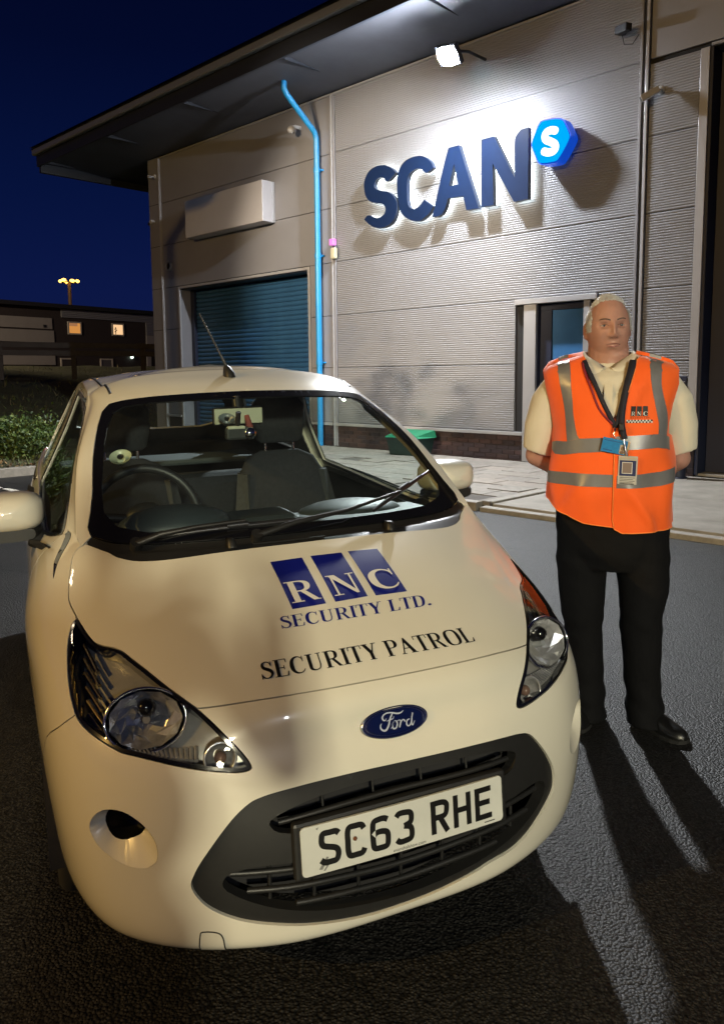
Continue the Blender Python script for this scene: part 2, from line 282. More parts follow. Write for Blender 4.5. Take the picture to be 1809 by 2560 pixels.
# ---------------------------------------------------------------- the warehouse's own frame: s along the wall (to the right), d out of the wall, z up
P0 = Vector((2.6830, 12.0681, 0.0)); UD = Vector((0.7137396, -0.70041115, 0.0)); ND = Vector((-0.70041115, -0.7137396, 0.0))
FROT = math.atan2(UD.y, UD.x)
def W(s, d, z): return P0+UD*s+ND*d+Vector((0, 0, z))
def F(s, d, z): return (s, -d, z)           # the same in the local frame of an Empty standing at P0 turned by FROT
PAVE = 0.09

# ---------------------------------------------------------------- ground
def asphalt():
    m = bpy.data.materials.new('asphalt'); m.use_nodes = True; t = m.node_tree; b = t.nodes['Principled BSDF']
    c = t.nodes.new('ShaderNodeTexCoord')
    v = t.nodes.new('ShaderNodeTexVoronoi'); v.inputs['Scale'].default_value = 120; v.feature = 'F1'
    v2 = t.nodes.new('ShaderNodeTexVoronoi'); v2.inputs['Scale'].default_value = 190
    n = t.nodes.new('ShaderNodeTexNoise'); n.inputs['Scale'].default_value = 1.3; n.inputs['Detail'].default_value = 7
    n2 = t.nodes.new('ShaderNodeTexNoise'); n2.inputs['Scale'].default_value = 60; n2.inputs['Detail'].default_value = 5
    # thin worn sealing lines and cracks
    vc = t.nodes.new('ShaderNodeTexVoronoi'); vc.feature = 'DISTANCE_TO_EDGE'; vc.inputs['Scale'].default_value = .42
    nw = t.nodes.new('ShaderNodeTexNoise'); nw.inputs['Scale'].default_value = 1.7; nw.inputs['Detail'].default_value = 5
    addv = t.nodes.new('ShaderNodeMixRGB'); addv.blend_type = 'ADD'; addv.inputs[0].default_value = .35
    t.links.new(c.outputs['Object'], addv.inputs[1]); t.links.new(c.outputs['Object'], nw.inputs['Vector']); t.links.new(nw.outputs['Color'], addv.inputs[2])
    t.links.new(addv.outputs[0], vc.inputs['Vector'])
    for x in (v, v2, n, n2): t.links.new(c.outputs['Object'], x.inputs['Vector'])
    r = t.nodes.new('ShaderNodeValToRGB'); e = r.color_ramp.elements
    e[0].position = .0; e[0].color = (.036, .035, .034, 1); e[1].position = .75; e[1].color = (.004, .004, .0043, 1)
    t.links.new(v.outputs['Distance'], r.inputs[0])
    hs = t.nodes.new('ShaderNodeMapRange'); hs.inputs[1].default_value = .3; hs.inputs[2].default_value = .7; hs.inputs[3].default_value = .65; hs.inputs[4].default_value = 1.3
    t.links.new(n.outputs['Fac'], hs.inputs[0])
    # each stone its own tone
    sp = t.nodes.new('ShaderNodeSeparateColor'); t.links.new(v.outputs['Color'], sp.inputs[0])
    h3 = t.nodes.new('ShaderNodeMapRange'); h3.inputs[3].default_value = .45; h3.inputs[4].default_value = 1.6; t.links.new(sp.outputs[0], h3.inputs[0])
    mm = t.nodes.new('ShaderNodeMath'); mm.operation = 'MULTIPLY'; t.links.new(hs.outputs[0], mm.inputs[0]); t.links.new(h3.outputs[0], mm.inputs[1])
    cr = t.nodes.new('ShaderNodeMapRange'); cr.inputs[1].default_value = .0; cr.inputs[2].default_value = .012; cr.inputs[3].default_value = .45; cr.inputs[4].default_value = 1.0
    t.links.new(vc.outputs['Distance'], cr.inputs[0])
    m3 = t.nodes.new('ShaderNodeMath'); m3.operation = 'MULTIPLY'; t.links.new(mm.outputs[0], m3.inputs[0]); t.links.new(cr.outputs[0], m3.inputs[1])
    vm = t.nodes.new('ShaderNodeVectorMath'); vm.operation = 'SCALE'; t.links.new(r.outputs[0], vm.inputs[0]); t.links.new(m3.outputs[0], vm.inputs['Scale'])
    t.links.new(vm.outputs[0], b.inputs['Base Color'])
    b.inputs['Roughness'].default_value = .56; b.inputs['Specular IOR Level'].default_value = .38
    inv = t.nodes.new('ShaderNodeMath'); inv.operation = 'MULTIPLY_ADD'; inv.inputs[1].default_value = -1.0; inv.inputs[2].default_value = 1
    t.links.new(v.outputs['Distance'], inv.inputs[0])
    ad = t.nodes.new('ShaderNodeMath'); ad.operation = 'MULTIPLY_ADD'; ad.inputs[1].default_value = .5; t.links.new(n2.outputs['Fac'], ad.inputs[0]); t.links.new(inv.outputs[0], ad.inputs[2])
    ad2 = t.nodes.new('ShaderNodeMath'); ad2.operation = 'MULTIPLY_ADD'; ad2.inputs[1].default_value = .6; t.links.new(cr.outputs[0], ad2.inputs[0]); t.links.new(ad.outputs[0], ad2.inputs[2])
    bp = t.nodes.new('ShaderNodeBump'); bp.inputs['Strength'].default_value = 1.0; bp.inputs['Distance'].default_value = .0042
    t.links.new(ad2.outputs[0], bp.inputs['Height']); t.links.new(bp.outputs[0], b.inputs['Normal'])
    return m
gm = MB(); gm.add([(-420, -300, 0), (420, -300, 0), (420, 500, 0), (-420, 500, 0)], [(0, 1, 2, 3)])
tag(gm.build('asphalt_ground', asphalt()), 'dark coarse asphalt of the yard, lit in strips past the man and the car', kind='structure')

slab_m = [mat('paving_%d' % i, c, .8, noise=(9, .3), bump=(60, .4, .003), bump2=(7, .3, .004)) for i, c in enumerate([(.20, .175, .15), (.225, .195, .165), (.18, .16, .14), (.21, .19, .165)])]
conc_m = mat('concrete', (.24, .22, .19), .8, noise=(3, .28), bump=(90, .35, .002), bump2=(5, .25, .004))
kerb_m = mat('kerb_stone', (.25, .23, .2), .75, noise=(14, .25), bump=(110, .35, .002))
base_m = mat('paving_bed', (.075, .066, .058), .9, noise=(30, .4))
# paved strip between the kerb and the wall: a bed with single slabs on it
pv = bpy.data.objects.new('pavement', None); link(pv); pv.location = P0; pv.rotation_euler = (0, 0, FROT)
tag(pv, 'strip of worn pinkish paving along the foot of the warehouse wall', kind='structure')
b = MB(); b.box(F(-5.2, 3.62, .0), F(1.72, 0.0, PAVE-.012)); bed = b.build('paving_bed', base_m, pv)
nx = 0
for j in range(9):
    d0 = .03+j*.40; s0 = -5.18+(.22 if j % 2 else 0)
    while s0 < 1.66:
        w = .448; s1 = min(s0+w, 1.70)
        dz = rng.normal(0, .0022)
        # the corner cut off by the oblique edge of the dropped crossing
        b = MB(); b.bbox(F(s0+.004, d0+.392, PAVE-.05), F(s1-.004, d0+.004, PAVE+dz), .005); o = b.build('paving_slab', slab_m[int(rng.integers(4))], pv)
        if rng.random() < .25: o.rotation_euler = (rng.normal(0, .003), rng.normal(0, .003), 0)
        s0 += w; nx += 1
# concrete apron in front of the dark doors, cast in bays
ap = bpy.data.objects.new('concrete_apron', None); link(ap); ap.location = P0; ap.rotation_euler = (0, 0, FROT)
tag(ap, 'smooth concrete crossing before the dark blue door, behind the man', kind='structure')
for s0, s1 in ((1.74, 4.2), (4.22, 7.0), (7.02, 11)):
    for d0, d1 in ((.03, 1.9), (1.91, 3.62)):
        MB().bbox(F(s0, d1, 0.0), F(s1, d0, PAVE-.016+rng.normal(0, .001)), .006).build('concrete_bay', conc_m, ap)
# flat kerbs
def kerb_row(name, label, a, bb, h, w=.125, ln=.915):
    a = Vector(a); bb = Vector(bb); t = (bb-a); L = t.length; t.normalize(); n = max(1, round(L/ln)); 
    root = thing(name, label, 'kerb', W(a.x, a.y, 0), FROT+math.atan2(-t.y, t.x)); l = L/n
    src = None
    for i in range(n):
        if src is None: src = MB().bbox((0.003, 0, -.05), (l-.003, w, h), .012).build('kerb_stone', kerb_m, root); o = src
        else: o = dup(src, root)
        o.location = (i*l, rng.normal(0, .002), rng.normal(0, .002))
    return root
# (local: x along, y to the left of the run)
kerb_row('kerb', 'low kerb edging the paving, left of the man', (-5.2, 3.76), (1.62, 3.76), PAVE+.004)
kerb_row('kerb', 'flush kerb edging the concrete crossing, right of the man', (1.66, 3.76), (10.9, 3.76), .05)
kerb_row('kerb', 'short oblique kerb stone row dividing the paving from the crossing', (1.73, 3.6), (1.73, 0.06), PAVE+.003)
kerb_row('kerb', 'raised kerb along the grass verge, far left', (-5.2, 30), (-5.2, 4.62), .13)
line_m = mat('line_paint', (.55, .53, .47), .65, noise=(25, .3))
lm = MB()
for s0, s1, d in ((-2.95, -1.0, 6.42), (-4.0, -3.0, 6.46), (-5.0, -4.1, 6.50)):
    p = [W(s0, d-.05, .004), W(s1, d-.05, .004), W(s1, d+.05, .004), W(s0, d+.05, .004)]; lm.add(p, [(0, 3, 2, 1)])
tag(lm.build('parking_line', line_m), 'broken white parking line on the asphalt beyond the left wing mirror', 'road marking', kind='structure')

# ---------------------------------------------------------------- grass bank at the left
def bank_t(s, d):
    t1 = -5.33-s if d > 4.62 else -1e9
    dx = max(0.0, -11.3-s if d > 4.62 else -11.3-s); dd = max(0.0, d-4.62)
    t2 = math.hypot(max(0, -11.3-s), dd) if s < -11.3 or d > 4.62 else -1
    if d > 4.62: return min(-5.33-s, t2 if s > -11.3 else 1e9)
    return -11.3-s
def bank_h(s, d):
    t = bank_t(s, d)
    if t < 0: return -.3
    h = .10+max(0, t-.5)*.155
    h = min(h, 1.86+.012*(t-13)+.02*math.sin(s*.7)) if t > 10 else h
    return h+.05*math.sin(s*1.9+d*.8)*min(1, t/3)+.03*math.sin(d*2.7+s)*min(1, t/3)
gb = MB(); NS, ND_ = 70, 70
ss = np.concatenate([np.linspace(-5.33, -13, 34), np.linspace(-13.4, -46, 36)]); ds = np.concatenate([np.linspace(40, 4.63, 40), np.linspace(4.4, -40, 40)])
Vb = [W(s, d, bank_h(s, d)) for s in ss for d in ds]; Fb = []
nd = len(ds)
for i in range(len(ss)-1):
    for j in range(nd-1):
        q = [(ss[i], ds[j]), (ss[i+1], ds[j]), (ss[i+1], ds[j+1]), (ss[i], ds[j+1])]
        if all(bank_t(*p) > -.8 for p in q): Fb.append((i*nd+j, (i+1)*nd+j, (i+1)*nd+j+1, i*nd+j+1)[::-1])
gb.add(Vb, Fb, True)
earth = mat('earth_grass', (.045, .045, .018), .95, noise=(2.2, .55), bump=(16, .8, .04))
bank = gb.build('grass_bank', earth); tag(bank, 'dim grassy bank rising behind the parked car', kind='structure')
blade_m = [mat('grass_%d' % i, c, .7, noise=(3, .5)) for i, c in enumerate([(.055, .085, .015), (.085, .095, .022), (.11, .085, .03)])]
gr = MB()
for i in range(26000):
    s = -5.4-abs(rng.gamma(1.4, 4.2)); d = rng.uniform(-22, 9)
    if s < -24 or bank_t(s, d) < .12: continue
    z = bank_h(s, d); p = W(s, d, z-.01)
    if p.y < 6: continue
    a = rng.uniform(0, 2*PI); h = rng.uniform(.05, .16)*(1.0 if rng.random() < .85 else 1.8); w = rng.uniform(.006, .014)*(1+max(0, p.y-14)*.03)
    lean = rng.normal(0, .5, 2)*h; dx, dy = math.cos(a)*w, math.sin(a)*w
    gr.cur = 2 if rng.random() < .3 else int(rng.integers(2))
    gr.add([(p.x-dx, p.y-dy, p.z), (p.x+dx, p.y+dy, p.z), (p.x+lean[0], p.y+lean[1], p.z+h)], [(0, 1, 2)])
tag(gr.build('grass', blade_m), 'rough grass growing on the bank', 'grass', kind='stuff')
lf_m = [mat('leaf_litter_%d' % i, c, .8) for i, c in enumerate([(.16, .08, .03), (.1, .06, .03), (.22, .14, .06)])]
lt = MB()
for i in range(1500):
    t = abs(rng.normal(0.25, .5)) if rng.random() < .6 else rng.uniform(0, 8); d = rng.uniform(-5, 8); s = -5.36-t
    if bank_t(s, d) < .0: continue
    p = W(s, d, bank_h(s, d)+.02+rng.uniform(0, .02)); a = rng.uniform(0, 2*PI); r = rng.uniform(.02, .045); q = Vector((math.cos(a), math.sin(a), rng.normal(0, .4)))*r; w = Vector((-q.y, q.x, rng.normal(0, .3)*r))*.6
    lt.cur = int(rng.integers(3)); lt.add([p-q, p+w, p+q, p-w], [(0, 1, 2, 3)])
tag(lt.build('fallen_leaves', lf_m), 'fallen brown leaves along the verge', 'leaves', kind='stuff')
# shrubs at the foot of the bank
leafm = [mat('shrub_leaf_%d' % i, c, .55, noise=(5, .4)) for i, c in enumerate([(.045, .085, .016), (.075, .12, .02), (.035, .06, .018), (.1, .14, .03)])]
def shrub(name, label, c, r, n, leaf, mats, seed):
    g = np.random.default_rng(seed); root = thing(name, label, 'shrub', (c[0], c[1], c[2]), 0)
    st = MB()
    for i in range(9):
        a = g.uniform(0, 2*PI); q = Vector((math.cos(a)*r[0]*.7, math.sin(a)*r[1]*.7, r[2]*g.uniform(.9, 1.7)))
        st.tube([(0, 0, -.03), q*.5+Vector((0, 0, .05)), q], [.014, .009, .003], 5)
    st.build('stem', mat('shrub_stem', (.05, .035, .02), .9), root)
    cr = MB(); K = 26; cl = []
    for i in range(K):
        a = g.uniform(0, 2*PI); e = g.uniform(-.25, 1.2); q = g.uniform(.55, 1.0)
        cl.append((math.cos(a)*math.cos(e)*r[0]*q, math.sin(a)*math.cos(e)*r[1]*q, r[2]*(.75+math.sin(e)*q), g.uniform(.14, .3)))
    for i in range(n):
        x, y, z, q = cl[int(g.integers(K))]; p = Vector((x, y, z))+Vector(g.normal(0, q*.6, 3))
        if p.z < .03: continue
        u = Vector(g.normal(0, 1, 3)).normalized(); v = u.cross(Vector(g.normal(0, 1, 3))).normalized(); l = leaf*g.uniform(.6, 1.3)
        cr.cur = int(g.integers(len(mats))); cr.add([p-u*l, p+v*l*.45, p+u*l, p-v*l*.45], [(0, 1, 2, 3)])
    cr.build('foliage', mats, root); return root
def at(px, d_, s_): return W(s_, d_, bank_h(s_, d_))
for (s, d, r, n, leaf, lab, sd) in ((-6.55, 3.9+.9, (.75, .7, .30), 4200, .035, 'dark glossy shrub right behind the car mirror at the kerb', 3),
                                   (-7.3, 5.9, (.8, .7, .26), 3600, .05, 'pale green long-leaved shrub at the left edge by the kerb', 4),
                                   (-7.2, 3.2+1.6, (.7, .7, .27), 3200, .04, 'yellow-green shrub between the two nearer shrubs', 5),
                                   (-9.2, 6.3, (.6, .6, .3), 1800, .05, 'small ragged shrub part way up the bank, far left', 8)):
    shrub('shrub', lab, W(s, d, bank_h(s, d)), r, n, leaf, leafm, sd)

# ---------------------------------------------------------------- guard rail on top of the bank, far building, mast
OB = Vector((-21.9, 48.7, 0)); EB = Vector((.58, .81, 0)).normalized(); BROT = math.atan2(EB.y, EB.x)
rail_m = mat('rail_wood', (.035, .03, .03), .8, noise=(4, .3))
rl = thing('guard_rail', 'dark two-board guard rail along the crest of the bank', 'fence', (-16.5, 21.5, 0), math.atan2(.36, 1))
for i in range(9):
    MB().bbox((i*2.05-.075, -.06, 1.4), (i*2.05+.075, .06, 2.62-.02*i), .01).build('post', rail_m, rl)
for z0, z1 in ((2.44, 2.60), (2.20, 2.36)):
    MB().add([], []).bbox((-1.0, -.10, z0), (17.4, -.062, z1), .008).build('rail_board', rail_m, rl).rotation_euler = (0, rad(.6), 0)
bb = thing('long_building', 'long dark low building with two lit windows above the bank', 'building', OB, BROT)
brk = mat('dark_brick', (.035, .026, .03), .85, noise=(30, .3)); wp = mat('white_panel', (.30, .28, .29), .6, noise=(1, .08)); cladm = mat('ribbed_silver', (.32, .32, .36), .4, metal=.3); dk = mat('dark_trim', (.02, .02, .024), .6)
MB().box((-24, .02, 0), (30, 9, 5.95)).build('wall', brk, bb)
MB().box((-24.4, -.5, 5.95), (30.4, 9.6, 6.2)).build('roof', dk, bb)
b = MB()                                      # ribbed silver cladding band, ribs as geometry
def rib(b, a0, a1, z0, z1, n, y=-.06, amp=.05):
    prof = []
    for i in range(n):
        h = (z1-z0)/n; z = z0+i*h; prof += [(y, z), (y-amp, z+h*.25), (y-amp, z+h*.7)]
    prof.append((y, z1)); V = []; Fq = []
    for yy, z in prof: V += [(a0, yy, z), (a1, yy, z)]
    for i in range(len(prof)-1): Fq.append((2*i, 2*i+1, 2*i+3, 2*i+2))
    b.add(V, Fq); b.box((a0, y+.002, z0), (a1, .03, z1))
rib(b, 4.1, 30, 5.38, 5.92, 5); rib(b, 10.95, 30, 4.5, 5.376, 8); b.build('ribbed_cladding', cladm, bb)
for (a0, z0, a1, z1) in ((-9, 4.6, 3.4, 5.29), (-9, 3.73, 3.5, 4.5), (-9, 2.3, 3.5, 3.2)): MB().bbox((a0, -.05, z0), (a1, .05, z1), .01).build('wall_panel', wp, bb)
MB().bbox((10.93, -.05, 3.55), (30, .05, 4.49), .01).build('wall_panel', wp, bb)
for z in (4.76, 3.02): MB().bbox((2.75, -.09, z-.09), (2.95, -.051, z+.09), .01).build('vent', dk, bb)
def bwin(a0, z0, a1, z1, m, label=None, blind=None):
    f = MB(); w = .09
    f.box((a0, -.06, z0), (a0+w, .06, z1)); f.box((a1-w, -.06, z0), (a1, .06, z1)); f.box((a0+w, -.06, z0), (a1-w, .06, z0+w)); f.box((a0+w, -.06, z1-w), (a1-w, .06, z1))
    fr = f.build('window', mat('window_frame', (.5, .45, .42), .5), bb)
    if label: fr['label'] = label
    MB().box((a0+w, -.02, z0+w), (a1-w, .015, z1-w)).build('pane', m, fr)
    if blind: MB().box((a0+w, -.035, z1-w-blind), (a1-w-.2, -.021, z1-w)).build('blind', emis('blind_glow', (.62, .28, .12), .55), fr)
bwin(4.54, 4.31, 5.56, 5.15, emis('window_orange', (1.0, .42, .10), .62), 'orange lit window with a blind half down', .2)
bwin(8.0, 4.35, 8.99, 5.2, emis('window_cream', (1.0, .62, .32), 1.0), 'cream lit window with a plant inside')
pl = MB(); pl.tube([(8.3, -.026, 4.45), (8.32, -.026, 4.7), (8.3, -.026, 4.95)], [.03, .02, .01], 6)
for i in range(7): pl.ell((8.3+rng.normal(0, .05), -.028, 4.6+.05*i), (.055, .004, .03))
pl.build('window_plant', dk, bb)
bwin(3.88, 2.0, 4.92, 2.76, mat('dim_pane', (.06, .05, .04), .2)); bwin(6.93, 2.0, 7.95, 2.76, mat('dim_pane2', (.12, .11, .11), .2))
MB().bbox((10.92, -.06, 2.2), (11.3, .05, 3.05), .01).build('wall_panel', wp, bb)
lw = MB(); lw.ell((9.52, -.12, 2.91), (.13, .08, .13)); lw.build('wall_lamp', emis('wall_lamp_glow', (.75, 1.0, .8), 3.0), bb)
# floodlight mast far behind
mm_ = thing('light_mast', 'tall mast with a ring of amber lamps above the long building', 'light mast', (-25.4, 70, 0))
MB().tube([(0, 0, 0), (0, 0, 9.75)], [.22, .14], 10).build('mast', mat('mast_steel', (.35, .22, .10), .5), mm_)
MB().tube([(.62*math.cos(w), .62*math.sin(w), 9.75) for w in np.linspace(0, 2*PI, 13)[:-1]], .05, 6, closed=True).build('lamp_ring', dk, mm_)
amb = emis('amber_glow', (1.0, .50, .07), 7.0)
for i in range(6):
    a = i*PI/3+.2; MB().ell((.68*math.cos(a), .68*math.sin(a), 9.86+.04*math.sin(i*2)), (.19, .19, .13)).build('lamp_head', amb, mm_)
# ---------------------------------------------------------------- warehouse
silver = mat('silver_cladding', (.265, .275, .305), .48, metal=.15, noise=(.7, .06), coord='Object')
smooth_p = mat('smooth_panel', (.255, .26, .29), .5, metal=.15, noise=(1.2, .07), bump=(2.0, .06, .02))
trim_l = mat('pale_trim', (.38, .385, .41), .4, metal=.2, noise=(2, .06))
backing = mat('dark_joint', (.015, .015, .017), .9)
navy = mat('navy_paint', (.012, .018, .045), .5, noise=(2, .1)); blue_d = mat('blue_door_paint', (.04, .15, .36), .38, noise=(1.6, .12))
shut_m = mat('blue_shutter', (.030, .10, .22), .38, noise=(2.5, .15)); dark_t = mat('dark_fascia', (.02, .024, .035), .45)
wh = thing('warehouse', 'big silver clad warehouse with a roller shutter and a blue door, lit by one floodlight', 'building', P0, FROT)
def wbox(b, s0, s1, d0, d1, z0, z1): return b.box(F(s0, d1, z0), F(s1, d0, z1))
# core behind the cladding
b = MB(); wbox(b, -10.88, -9.80, -15, -.035, 0, 7.0); wbox(b, -9.80, -5.16, -15, -.42, 0, 7.0); wbox(b, -9.80, -5.16, -.42, -.035, 3.56, 7.0)
wbox(b, -5.16, -.04, -15, -.035, 0, 7); wbox(b, -.04, .78, -15, -.2, 0, 7); wbox(b, -.04, .78, -.2, -.035, 2.5, 7)
wbox(b, .78, 2.40, -15, -.035, 0, 7); wbox(b, 2.40, 12, -15, -.32, 0, 7); wbox(b, 2.40, 12, -.32, -.035, 5.5, 7)
b.build('wall', backing, wh)
def ribbed(s0, s1, z0, z1, frame=.0):
    """micro-rib panel: horizontal ribs 33 mm apart, a plain lip all round"""
    b = MB(); g = .006; a0, a1 = s0+g, s1-g; n = max(1, int(round((z1-z0-.05)/.033))); zz = z0+g; h = (z1-z0-2*g)/n; V = []; Fq = []; prof = []
    for i in range(n):
        for f_, d in ((0, .0), (.22, .0), (.42, .008), (.80, .008)): prof.append((zz+(i+f_)*h, d))
    prof.append((z1-g, 0))
    for z, d in prof: V += [F(a0, d, z), F(a1, d, z)]
    for i in range(len(prof)-1): Fq.append((2*i, 2*i+1, 2*i+3, 2*i+2))
    b.add(V, Fq, False)
    wbox(b, a0, a1, -.034, -.002, z0+g, z1-g)
    return b.build('wall_panel', silver, wh)
def flat(s0, s1, z0, z1):
    return MB().bbox(F(s0+.005, .0, z0+.005), F(s1-.005, -.034, z1-.005), .005).build('wall_panel', smooth_p, wh)
ZR = [.55, 1.60, 2.585, 3.575, 4.575, 5.56, 6.62]
for i in range(6):
    z0, z1 = ZR[i], ZR[i+1]
    if i < 2: ribbed(-4.38, -.40 if i else -.40, z0, z1 if i == 0 else z1); ribbed(.98, 1.5, z0, z1)
    elif i < 5 or True: ribbed(-4.38, 1.5, z0, z1)
    if i < 5: ribbed(1.64, 2.30, z0, min(z1, 5.5))
    flat(-10.40, -9.80, z0, z1) if i < 3 else flat(-10.40, -4.52, z0, z1)
    if i < 3: flat(-5.13, -4.52, z0, z1)
flat(1.64, 12, 5.56, 6.62); flat(2.42, 12, 5.505, 5.555)
def part(name, m, s0, s1, d0, d1, z0, z1, r=.006): return MB().bbox(F(s0, d1, z0), F(s1, d0, z1), r).build(name, m, wh)
# corner column of shaped trim, with two fine ribs
part('corner_trim', smooth_p, -10.90, -10.46, -.04, .02, .10, 6.64); part('joint_cover', trim_l, -10.455, -10.425, -.03, .03, .1, 6.6); part('joint_cover', trim_l, -10.418, -10.40, -.03, .02, .1, 6.6)
for z in (1.6, 2.585, 3.575, 4.575, 5.56): part('trim_joint', backing, -10.90, -10.46, .0201, .0215, z-.006, z+.006, .0005)
part('joint_cover', trim_l, -4.475, -4.45, -.03, .04, .1, 6.6); part('joint_cover', smooth_p, -4.445, -4.39, -.03, .022, .1, 6.6)
part('joint_cover', smooth_p, 1.505, 1.545, -.03, .035, .1, 6.6); part('joint_cover', dark_t, 1.546, 1.585, -.03, .012, .1, 6.6); part('joint_cover', trim_l, 1.586, 1.63, -.03, .035, .1, 6.6)
part('corner_trim', trim_l, 2.305, 2.42, -.30, .025, .55, 5.5)
# base flashing and brick plinth
part('base_flashing', trim_l, -4.44, -.245, -.03, .03, .49, .545); part('base_flashing', trim_l, .86, 2.42, -.03, .03, .49, .545); 
part('base_flashing', trim_l, -5.14, -4.52, -.03, .03, .49, .545); part('base_flashing', trim_l, -10.42, -9.79, -.03, .03, .49, .545)
mortar = mat('mortar', (.075, .06, .065), .95, noise=(40, .2)); bricks = [mat('engineering_brick_%d' % i, c, .6, noise=(25, .3), bump=(120, .3, .002)) for i, c in enumerate([(.035, .02, .022), (.045, .026, .026), (.03, .02, .025), (.055, .03, .03)])]
def plinth(s0, s1):
    pr = part('plinth', mortar, s0, s1, -.034, -.014, .02, .49, .002); pr['label'] = 'dark brick plinth'
    srcs = {}
    for r in range(6):
        z = .075*r+.095-.06+.0; s = s0-(.1125 if r % 2 else 0)
        while s < s1-.01:
            a, c = max(s+.005, s0+.002), min(s+.22, s1-.002)
            if c-a > .03:
                key = (round(c-a, 3), int(rng.integers(4)))
                if key not in srcs:
                    srcs[key] = MB().bbox((0, .0, 0), (c-a, .014, .064), .003).build('brick', bricks[key[1]], pr); o = srcs[key]
                else: o = dup(srcs[key], pr)
                o.location = F(a, 0.0+rng.normal(0, .0012), z)
            s += .225
plinth(-4.44, -.245); plinth(.86, 2.40); plinth(-5.14, -4.5)
# soffit, fascia, gutter and roof
ez = 6.64
b = MB(); b.add([F(-13.1, 0, ez), F(12, 0, ez), F(12, 1.66, ez+.13), F(-13.1, 1.66, ez+.13), F(-13.1, -15, ez-.1), F(-10.9, -15, ez-.1), F(-10.9, 0, ez)], [(0, 1, 2, 3), (4, 0, 6, 5)])
b.build('soffit', mat('soffit_board', (.085, .09, .11), .6, noise=(1.5, .15)), wh)
for s in np.arange(-13, 12, 3.0): part('soffit_joint', dark_t, s-.01, s+.01, .03, 1.6, ez+.055, ez+.12, .001).rotation_euler = (0, 0, 0)
part('wall_trim', trim_l, -10.40, 12, .003, .035, 6.585, 6.615, .004)
part('fascia', dark_t, -13.2, 12, 1.66, 1.72, ez-.02, ez+.40); part('gutter', mat('gutter_steel', (.3, .34, .4), .35, metal=.5), -13.2, 12, 1.722, 1.84, ez+.22, ez+.36, .03)
part('verge_board', dark_t, -13.2, -13.1, -15, 1.66, ez-.16, ez+.40); 
b = MB(); b.add([F(-13.25, 1.86, ez+.41), F(12, 1.86, ez+.41), F(12, -15, ez+1.4), F(-13.25, -15, ez+1.4)], [(0, 1, 2, 3)]); b.add([F(-13.25, 1.86, ez+.36), F(12, 1.86, ez+.36), F(12, -15, ez+1.35), F(-13.25, -15, ez+1.35)], [(3, 2, 1, 0)])
b.build('roof', dark_t, wh)
b = MB(); wbox(b, -10.90, -10.885, -15, -.04, 0, 6.6); b.build('gable_wall', smooth_p, wh)
# roller shutter in its reveal
part('shutter_surround', trim_l, -9.79, -9.72, -.03, .012, .09, 3.565); part('shutter_surround', trim_l, -5.20, -5.135, -.03, .012, .09, 3.565); part('shutter_surround', trim_l, -9.718, -5.202, -.03, .012, 3.51, 3.565)
part('reveal', smooth_p, -9.80, -9.74, -.40, -.032, .09, 3.51); part('reveal', dark_t, -5.18, -5.15, -.40, -.032, .09, 3.51); part('reveal', dark_t, -9.74, -5.18, -.40, -.032, 3.49, 3.52)
part('guide_rail', navy, -9.735, -9.60, -.40, -.30, .05, 3.485); part('guide_rail', navy, -5.30, -5.185, -.40, -.30, .05, 3.485)
sh = part('roller_shutter', backing, -9.60, -5.30, -.415, -.405, .05, 3.485); sh['label'] = 'blue roller shutter'
src = None; z = .06
while z < 3.46:
    if src is None:
        b = MB(); pts = [(0, .0), (.012, .022), (.05, .03), (.082, .022), (.095, .0)]; V = []
        for zz, d in pts: V += [(-9.6, -d, zz), (-5.3, -d, zz)]
        b.add(V, [(2*i, 2*i+1, 2*i+3, 2*i+2) for i in range(4)], True); src = b.build('slat', shut_m, sh); o = src
    else: o = dup(src, sh)
    o.location = (0, .40, z); z += .098
# blue personnel door
part('door_trim', trim_l, -.245, -.03, -.034, .022, .09, 2.495); part('door_trim', trim_l, .76, .855, -.034, .022, .09, 2.495); part('door_hood', trim_l, -.40, .975, -.034, .05, 2.50, 2.582)
part('reveal', navy, -.032, -.022, -.2, -.036, .09, 2.49)
b = MB(); wbox(b, -.02, .17, -.19, -.10, .09, 2.40); wbox(b, -.02, .755, -.19, -.10, 2.402, 2.49); b.build('door_frame', navy, wh)
dr = part('door', blue_d, .175, .752, -.185, -.12, .10, 2.398); dr['label'] = 'plain blue steel door'
MB().bbox(F(.25, -.118, .2), F(.70, -.125, 2.30), .003).build('door_skin', blue_d, dr); MB().bbox(F(.66, -.06, 1.05), F(.69, -.12, 1.2), .008).build('handle', trim_l, dr)
# big dark doors at the right edge
for i, (s0, s1) in enumerate(((2.47, 4.2), (4.22, 6.0))):
    d_ = part('sliding_door', navy, s0, s1, -.30, -.24, .12, 5.48)
    for q in np.arange(s0+.28, s1, .29): MB().bbox(F(q-.012, -.228, .14), F(q+.012, -.241, 5.46), .003).build('door_rib', navy, d_)
part('door_post', navy, 2.421, 2.465, -.31, .01, .09, 5.5); part('threshold', conc_m, 2.43, 6.0, -.30, -.02, .08, .115, .004)
# louvre in the right-hand panel
lv = part('louvre', navy, 2.03, 2.29, .009, .03, .98, 1.40)
for i in range(4): MB().bbox(F(2.05, .045, 1.14+.06*i), F(2.27, .031, 1.152+.06*i), .002).build('louvre_blade', trim_l, lv)
